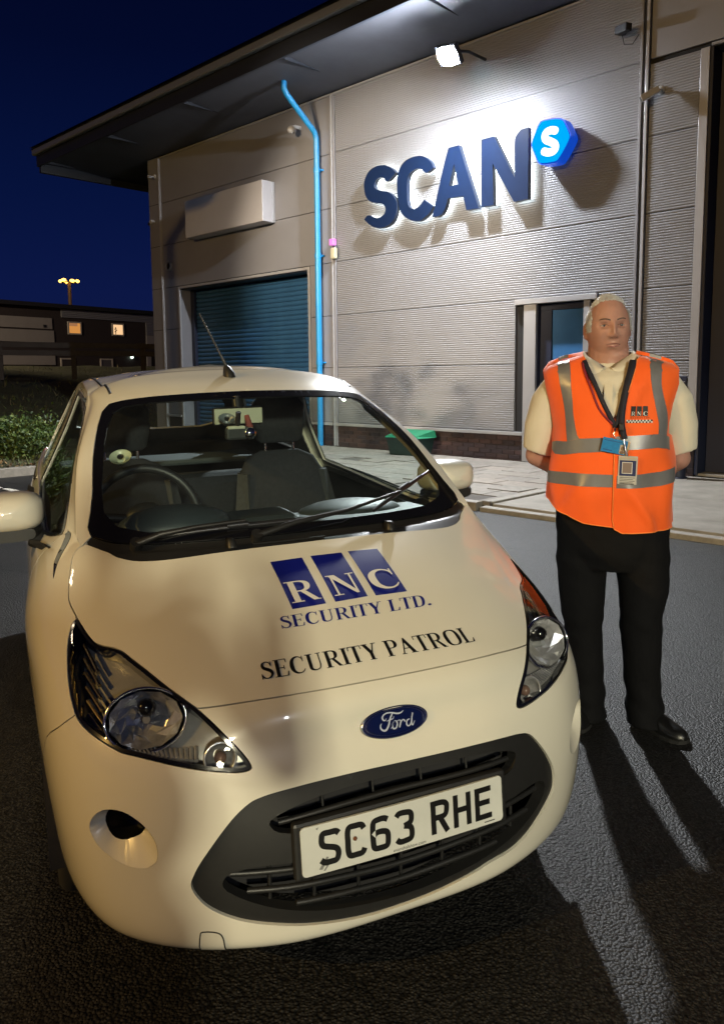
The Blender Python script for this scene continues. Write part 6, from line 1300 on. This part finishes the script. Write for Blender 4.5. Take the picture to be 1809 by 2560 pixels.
# shoulder yokes closing the top between front and back
for sx in (-1, 1):
    b = MB(); rows = []
    for t in np.linspace(0, 1, 9):
        x = sx*(.240-.148*t)-.004; z = np.interp(t, [0, .12, .5, 1], [1.447, 1.474, 1.497, 1.513]); tf, tb_ = th_of(x, z), th_of(x, z, False)
        pf, pk = VS([tf], [z], .0062)[0], VS([tb_], [z], .0062)[0]; rows.append([pf+(pk-pf)*k+np.array([0, 0, .014*math.sin(PI*k)]) for k in np.linspace(0, 1, 8)])
    V = [p for r in rows for p in r]; b.add(V, [(i*8+j, i*8+j+1, (i+1)*8+j+1, (i+1)*8+j) for i in range(8) for j in range(7)], True); b.build('vest_shoulder', orange, vest)
    b = MB(); b.add([p+np.array([0, 0, .0022]) for r in rows[3:6] for p in r] if sx < 0 else [p+np.array([0, 0, .0022]) for r in rows[3:6] for p in r], [(i*8+j, i*8+j+1, (i+1)*8+j+1, (i+1)*8+j) for i in range(2) for j in range(7)], True); b.build('reflective_tape', grey_t, vest)
def tape(pts, off): return vpanel('reflective_tape', vpoly(list(pts)+[pts[0]])[:-1], [], grey_t, vest, off, .0015)
oL, oR = .0068, .0118; VST = -.0010
tape([(-.183, 1.484), (-.139, 1.494), (-.134, 1.40), (-.122, 1.30), (-.103, 1.216), (-.095, 1.203), (-.137, 1.190), (-.155, 1.30), (-.172, 1.40)], oL+VST)
tape([(.127, 1.499), (.171, 1.488), (.176, 1.40), (.192, 1.30), (.197, 1.25), (.196, 1.213), (.166, 1.222), (.166, 1.26), (.155, 1.34), (.138, 1.42)], oR+VST)
lo_ = [(-.2035, 1.180), (-.18, 1.188), (-.137, 1.1895), (-.095, 1.2025), (-.03, 1.206), (XO-.003, 1.209)]; tape(lo_+[(XO-.003, 1.157), (-.03, 1.155), (-.095, 1.150), (-.15, 1.139), (-.18, 1.139), (-.205, 1.16)], oL)
tape([(XO+.004, 1.2125), (.08, 1.216), (.166, 1.2215), (.200, 1.212), (.209, 1.205), (.212, 1.160), (.2, 1.166), (.166, 1.172), (.08, 1.166), (XO+.004, 1.160)], oR)
tape([(-.217, 1.072), (-.15, 1.074), (-.06, 1.0745), (XO-.003, 1.074), (XO-.003, 1.028), (-.06, 1.028), (-.15, 1.027), (-.2185, 1.026)], oL); tape([(XO+.010, 1.0725), (.10, 1.077), (.18, 1.084), (.2285, 1.096), (.2295, 1.045), (.18, 1.032), (.10, 1.027), (XO+.010, 1.026)], oR)
for off, th0, th1 in ((.0068, .02, PI-.02),):
    for z0, z1 in ((1.165, 1.213), (1.03, 1.078)): vpanel('reflective_tape', np.array([(t, z0) for t in np.linspace(th0, th1, 20)]+[(t, z1) for t in np.linspace(th1, th0, 20)]), [], grey_t, vest, off, .0015)
# hems as thin cords
def cord(pts, off, r=.0021, m=orange_e):
    L = catmull(vpoly(pts), 5); P = VS(L[:, 0], L[:, 1], off); b = MB(); b.tube(P, r, 5); return b.build('vest_binding', m, vest)
cord([(-.219, .957), (-.15, .916), (-.075, .886), (XO+.01, .873)], .004); cord([(XO, 1.268), (XO, 1.06), (XO, .90), (XO+.008, .868), (.06, .855), (.12, .859), (.2, .863), (.229, .868)], .0095); cord([(-.09, 1.508), (-.058, 1.42), (-.015, 1.325), (XO, 1.262)], .0045); cord([(XO, 1.268), (.062, 1.36), (.085, 1.45), (.092, 1.508)], .0095)
# vest print: three black blocks with letters, small words, chequered band
prn = mat('print_black', (.008, .008, .009), .6); prw = mat('print_white', (.62, .62, .62), .6)
def vflat(name, polys, m, off):
    b = MB()
    for q in polys:
        vs, fs = (cdt([], q if isinstance(q, list) else [q], [])); th = np.array([th_of(x, z) for x, z in vs]); P = VS(th, vs[:, 1], off); b.add(P, [tuple(f) for f in fs])
    return b.build(name, m, vest)
for i, ch in enumerate('RNC'):
    x0 = .075+i*.0205; vflat('logo_block', [rect(x0, 1.2865, x0+.0165, 1.3225)], prn, .0116); vs, fs, adv = gtri(ch); lo, hi = vs.min(0), vs.max(0); v = (vs-lo)/(hi-lo)*[.0142, .0145]+[x0+.001, 1.2885]; b = MB(); th = np.array([th_of(x, z) for x, z in v]); b.add(VS(th, v[:, 1], .0134), [tuple(f) for f in fs]); b.build('logo_letter', prw, vest)
b = MB(); x = 0; pcs = []
for c in 'SECURITY LTD.':
    vs, fs, adv = gtri(c)
    if vs is not None: pcs.append((vs+[x, 0], fs))
    x += adv+.05
for v, f in pcs: q = v/[x, 1]*[.066, .0062]+[.0735, 1.2778]; th = np.array([th_of(a_, z) for a_, z in q]); b.add(VS(th, q[:, 1], .0112), [tuple(k_) for k_ in f])
b.build('logo_words', mat('print_brown', (.25, .05, .01), .6), vest)
bw, bk_ = MB(), MB()
for i in range(16):
    for j in range(2):
        x0 = .062+i*.0053; z0 = 1.2625+j*.0055; q = rect(x0, z0, x0+.0053, z0+.0055); th = np.array([th_of(a_, z) for a_, z in q]); (bw if (i+j) % 2 else bk_).add(VS(th, q[:, 1], .0112), [(0, 1, 2, 3)])
bw.build('chequer_white', prw, vest); bk_.build('chequer_black', prn, vest)
# polo collar and placket
def collar(sx):
    b = MB(); rows = []
    for t in np.linspace(0, 1, 12):
        w = -PI/2+sx*(.10+t*(PI-.10)) if sx > 0 else -PI/2-(.10+t*(PI-.10))
        up = Vector((-.008+.090*math.cos(w), .008+.090*math.sin(w), 1.465+.062*min(1, t*2.2)**.8)); k = .024+.010*math.sin(t*PI); dn = Vector((-.008+(.096+k)*math.cos(w), .006+(.096+k)*math.sin(w), up.z-.042-.022*math.exp(-((t-.22)/.16)**2)))
        if t == 0: dn = up+Vector((sx*.012, -.016, -.012))
        rows.append([up+Vector((0, 0, -.004)), up, up.lerp(dn, .5)+Vector((math.cos(w), math.sin(w), .3))*.006, dn, dn+Vector((-math.cos(w), -math.sin(w), 0))*.004, up+Vector((-math.cos(w), -math.sin(w), -1))*.004])
    b.loft(rows, caps=True); return b.build('collar', cloth_w, shirt)
collar(1); collar(-1)
b = MB()
for x0, x1, y, z0, z1 in ((-.016, .014, -.158, 1.24, 1.455),):
    rows = [[(x0, -np.interp(z, [1.24, 1.35, 1.40, 1.455], [.170, .150, .134, .094]), z), (x1, -np.interp(z, [1.24, 1.35, 1.40, 1.455], [.172, .152, .136, .096]), z)] for z in np.linspace(z0, z1, 9)]
    V = [p for r in rows for p in r]; b.add(V, [(2*i, 2*i+1, 2*i+3, 2*i+2) for i in range(8)], True)
b.build('placket', cloth_w, shirt); b = MB(); b.ell((-.002, -.107, 1.438), (.005, .002, .005)); b.build('button', mat('button_pearl', (.55, .55, .52), .3), shirt)
# lanyards and passes
ribbon_m = mat('navy_ribbon', (.008, .009, .022), .75, noise=(200, .2)); red_m = mat('red_ribbon', (.22, .012, .03), .7)
def ribbon(pts, w, m, parent, off=.014):
    L = catmull(np.array(pts), 5); b = MB(); V = []
    T = np.gradient(L[:, :2], axis=0); T /= np.linalg.norm(T, axis=1)[:, None]; Nn = np.column_stack([-T[:, 1], T[:, 0]])*w/2
    for (x, z, o_), n_ in zip(L, Nn):
        for s in (1, -1):
            xx, zz = x+n_[0]*s, z+n_[1]*s; q = VS([th_of(xx, min(zz, 1.5))], [zz], off+o_, False)[0]; V.append((q[0], q[1], zz))
    k = len(V); V2 = [(x, y+.0015, z) for x, y, z in V]; b.add(V+V2, [(2*i, 2*i+1, 2*i+3, 2*i+2) for i in range(k//2-1)]+[(k+2*i, k+2*i+2, k+2*i+3, k+2*i+1) for i in range(k//2-1)]+[(2*i, 2*i+2, k+2*i+2, k+2*i) for i in range(k//2-1)]+[(2*i+1, k+2*i+1, k+2*i+3, 2*i+3) for i in range(k//2-1)], True); return b.build('ribbon', m, parent)
l1 = thing('id_lanyard', 'navy and red lanyard with a tilted blue identity card on the vest', 'lanyard', man.location, MROT); l1.scale = man.scale
ribbon([(-.088, 1.492, 0), (-.074, 1.46, 0), (-.045, 1.40, 0), (-.012, 1.325, .0), (.020, 1.262, .0), (.026, 1.245, .0)], .016, ribbon_m, l1, .0105); ribbon([(-.094, 1.485, 0), (-.084, 1.45, 0), (-.060, 1.39, 0), (-.028, 1.31, .0), (.016, 1.258, .0)], .007, red_m, l1, .0105); ribbon([(.072, 1.490, 0), (.066, 1.45, 0), (.052, 1.38, 0), (.035, 1.28, .0), (.028, 1.245, 0)], .014, ribbon_m, l1, .012)
yv = VS([th_of(.025, 1.2)], [1.2], .0, False)[0][1]
b = MB(); b.tube([(.026, yv-.016, 1.248), (.026, yv-.022, 1.232)], .0035, 8); b.tube([(.026, yv-.022, 1.232), (.022, yv-.024, 1.222), (.028, yv-.024, 1.212), (.03, yv-.022, 1.205)], .0022, 6); b.build('clip', chrome, l1)
Mc = Matrix.Translation((.026, yv-.024, 1.1795)) @ Matrix.Rotation(rad(11), 4, 'Y'); b = MB(); b.bbox((-.044, -.0012, -.026), (.044, .0012, .026), .001, Mc); cd = b.build('identity_card', mat('card_blue', (.012, .20, .50), .35, coat=.6, noise=(60, .12)), l1)
b = MB(); b.box((.020, -.0022, -.022), (.040, -.0014, .010), Mc); b.build('photo_print', mat('card_photo', (.42, .36, .28), .5), cd); b = MB(); b.ell(Mc @ Vector((.030, -.0024, -.003)), (.006, .0004, .008)); b.ell(Mc @ Vector((.030, -.0024, -.017)), (.0085, .0004, .006)); b.build('portrait_print', mat('card_face', (.16, .10, .07), .6), cd)
b = MB(); b.box((-.038, -.002, .016), (.036, -.0014, .0185), Mc); b.box((-.036, -.002, -.019), (-.004, -.0014, -.0155), Mc); b.build('card_lines', mat('card_dark', (.008, .07, .25), .5), cd)
b = MB(); b.bbox((.0435, -.002, -.027), (.051, .002, .027), .0015, Mc); b.build('card_edge', mat('card_tan', (.5, .33, .18), .4), cd)
l2 = thing('pass_holder', 'clear plastic pass holder hanging from a black strap below the blue card', 'pass', man.location, MROT); l2.scale = man.scale
ribbon([(.078, 1.490, 0), (.074, 1.45, 0), (.062, 1.40, 0), (.050, 1.33, .002), (.046, 1.27, .003), (.050, 1.235, .005), (.056, 1.205, .008)], .019, ribbon_m, l2, .0145)
b = MB(); b.bbox((.040, yv-.034, 1.236), (.058, yv-.024, 1.262), .004); b.build('buckle', plast, l2); b = MB(); b.tube([(.058, yv-.03, 1.205), (.066, yv-.034, 1.165), (.072, yv-.034, 1.146)], .004, 6); b.build('strap_clip', chrome, l2)
M2 = Matrix.Translation((.074, yv-.026, 1.093)) @ Matrix.Rotation(rad(1.5), 4, 'Y')
b = MB(); b.bbox((-.033, -.0025, -.052), (.033, .0025, .052), .002, M2); pw = b.build('plastic_wallet', mat('wallet_plastic', (.5, .5, .48), .15, coat=1.0), l2)
b = MB(); b.box((-.028, -.0034, -.020), (.028, -.0028, .036), M2); b.build('navy_print', mat('card_navy', (.012, .02, .09), .4, coat=.5), pw); b = MB(); b.box((-.020, -.0042, -.012), (.016, -.0036, .030), M2); b.build('photo_frame', prw, pw); b = MB(); b.box((-.0175, -.005, -.0095), (.0135, -.0044, .0275), M2); b.build('photo_print', mat('pass_photo', (.20, .15, .13), .5), pw)
b = MB()
for i in range(4): b.box((-.026, -.0034, -.027-.006*i), (.026-.006*(i % 2), -.0028, -.0255-.006*i), M2)
b.box((-.026, -.0034, -.050), (.024, -.0028, -.0475), M2); b.build('text_lines', prn, pw); b = MB(); b.box((-.030, -.0036, .043), (.030, -.003, .047), M2); b.box((-.031, -.0036, .037), (.031, -.003, .0385), M2); b.build('wallet_seam', mat('gold_seam', (.6, .45, .3), .3, metal=.5), pw)
# ---------------------------------------------------------------- the one who takes the picture, behind the viewpoint: throws the soft shadow on the bonnet
ph = thing('person', 'person in a dark coat standing behind the viewpoint with both arms raised', 'person', (-.17, -.50, 0), 0)
pbm = MB(); pbm.ell((.0, .01, 1.60), (.078, .095, .12), seg=24); cap(pbm, (0, 0, 1.44), (0, 0, 1.54), .058, .056)
for z0, a, c, k in ((1.30, .19, .11, .14), (1.08, .19, .12, .18), (.9, .18, .12, .14)): pbm.ell((0, 0, z0), (a, c, k), seg=20)
for sx in (-1, 1):
    cap(pbm, (sx*.09, 0, .86), (sx*.1, .0, .47), .085, .058); cap(pbm, (sx*.1, 0, .47), (sx*.11, -.02, .07), .055, .042); el_ = Vector((sx*.31+.02, .14, 1.13)); wr_ = Vector((sx*.11+.16, .40, 1.36)); sh_ = Vector((sx*.19, 0, 1.40))
    cap(pbm, sh_, el_, .052, .045); cap(pbm, el_, wr_, .043, .029); d = (wr_-el_).normalized(); pbm.ell(wr_+d*.035, (.03, .03, .03))
    for i in range(4): k0 = wr_+d*(.05+.012*i)+Vector((0, -.006*i, .02-.015*i)); pbm.tube([k0-d*.02, k0, k0+Vector((-sx*.025, .008, .012)), k0+Vector((-sx*.04, -.006, .006))], [.009, .009, .008, .006], 7)
    pbm.ell((sx*.115, .06, .045), (.048, .13, .045))
pp = fuse(pbm, 'body', skin, ph, .009, 3)
cb = MB()
for z0, a, c, k in ((1.32, .205, .125, .14), (1.10, .21, .135, .2), (.86, .21, .14, .16)): cb.ell((0, 0, z0), (a, c, k), seg=24)
cap(cb, (-.15, 0, 1.41), (.15, 0, 1.41), .065, .065)
for sx in (-1, 1): el_ = Vector((sx*.31+.02, .14, 1.13)); wr_ = Vector((sx*.11+.16, .40, 1.36)); cap(cb, Vector((sx*.185, 0, 1.40)), el_, .068, .06); cap(cb, el_, el_.lerp(wr_, .88), .058, .045)
fuse(cb, 'coat', mat('dark_coat', (.012, .012, .015), .85), ph, .010, 4)
tb2 = MB()
for sx in (-1, 1): tb2.loft([legring(sx*.09, 0, .92, .105, .12), legring(sx*.098, 0, .6, .095, .10), legring(sx*.105, 0, .3, .075, .085), legring(sx*.11, .0, .07, .075, .09)])
fuse(tb2, 'trousers', blackc, ph, .011, 3)
g2 = MB(); g2.ell((0, -.012, 1.635), (.086, .098, .10), seg=24); g2.build('hair', brow_m, ph)
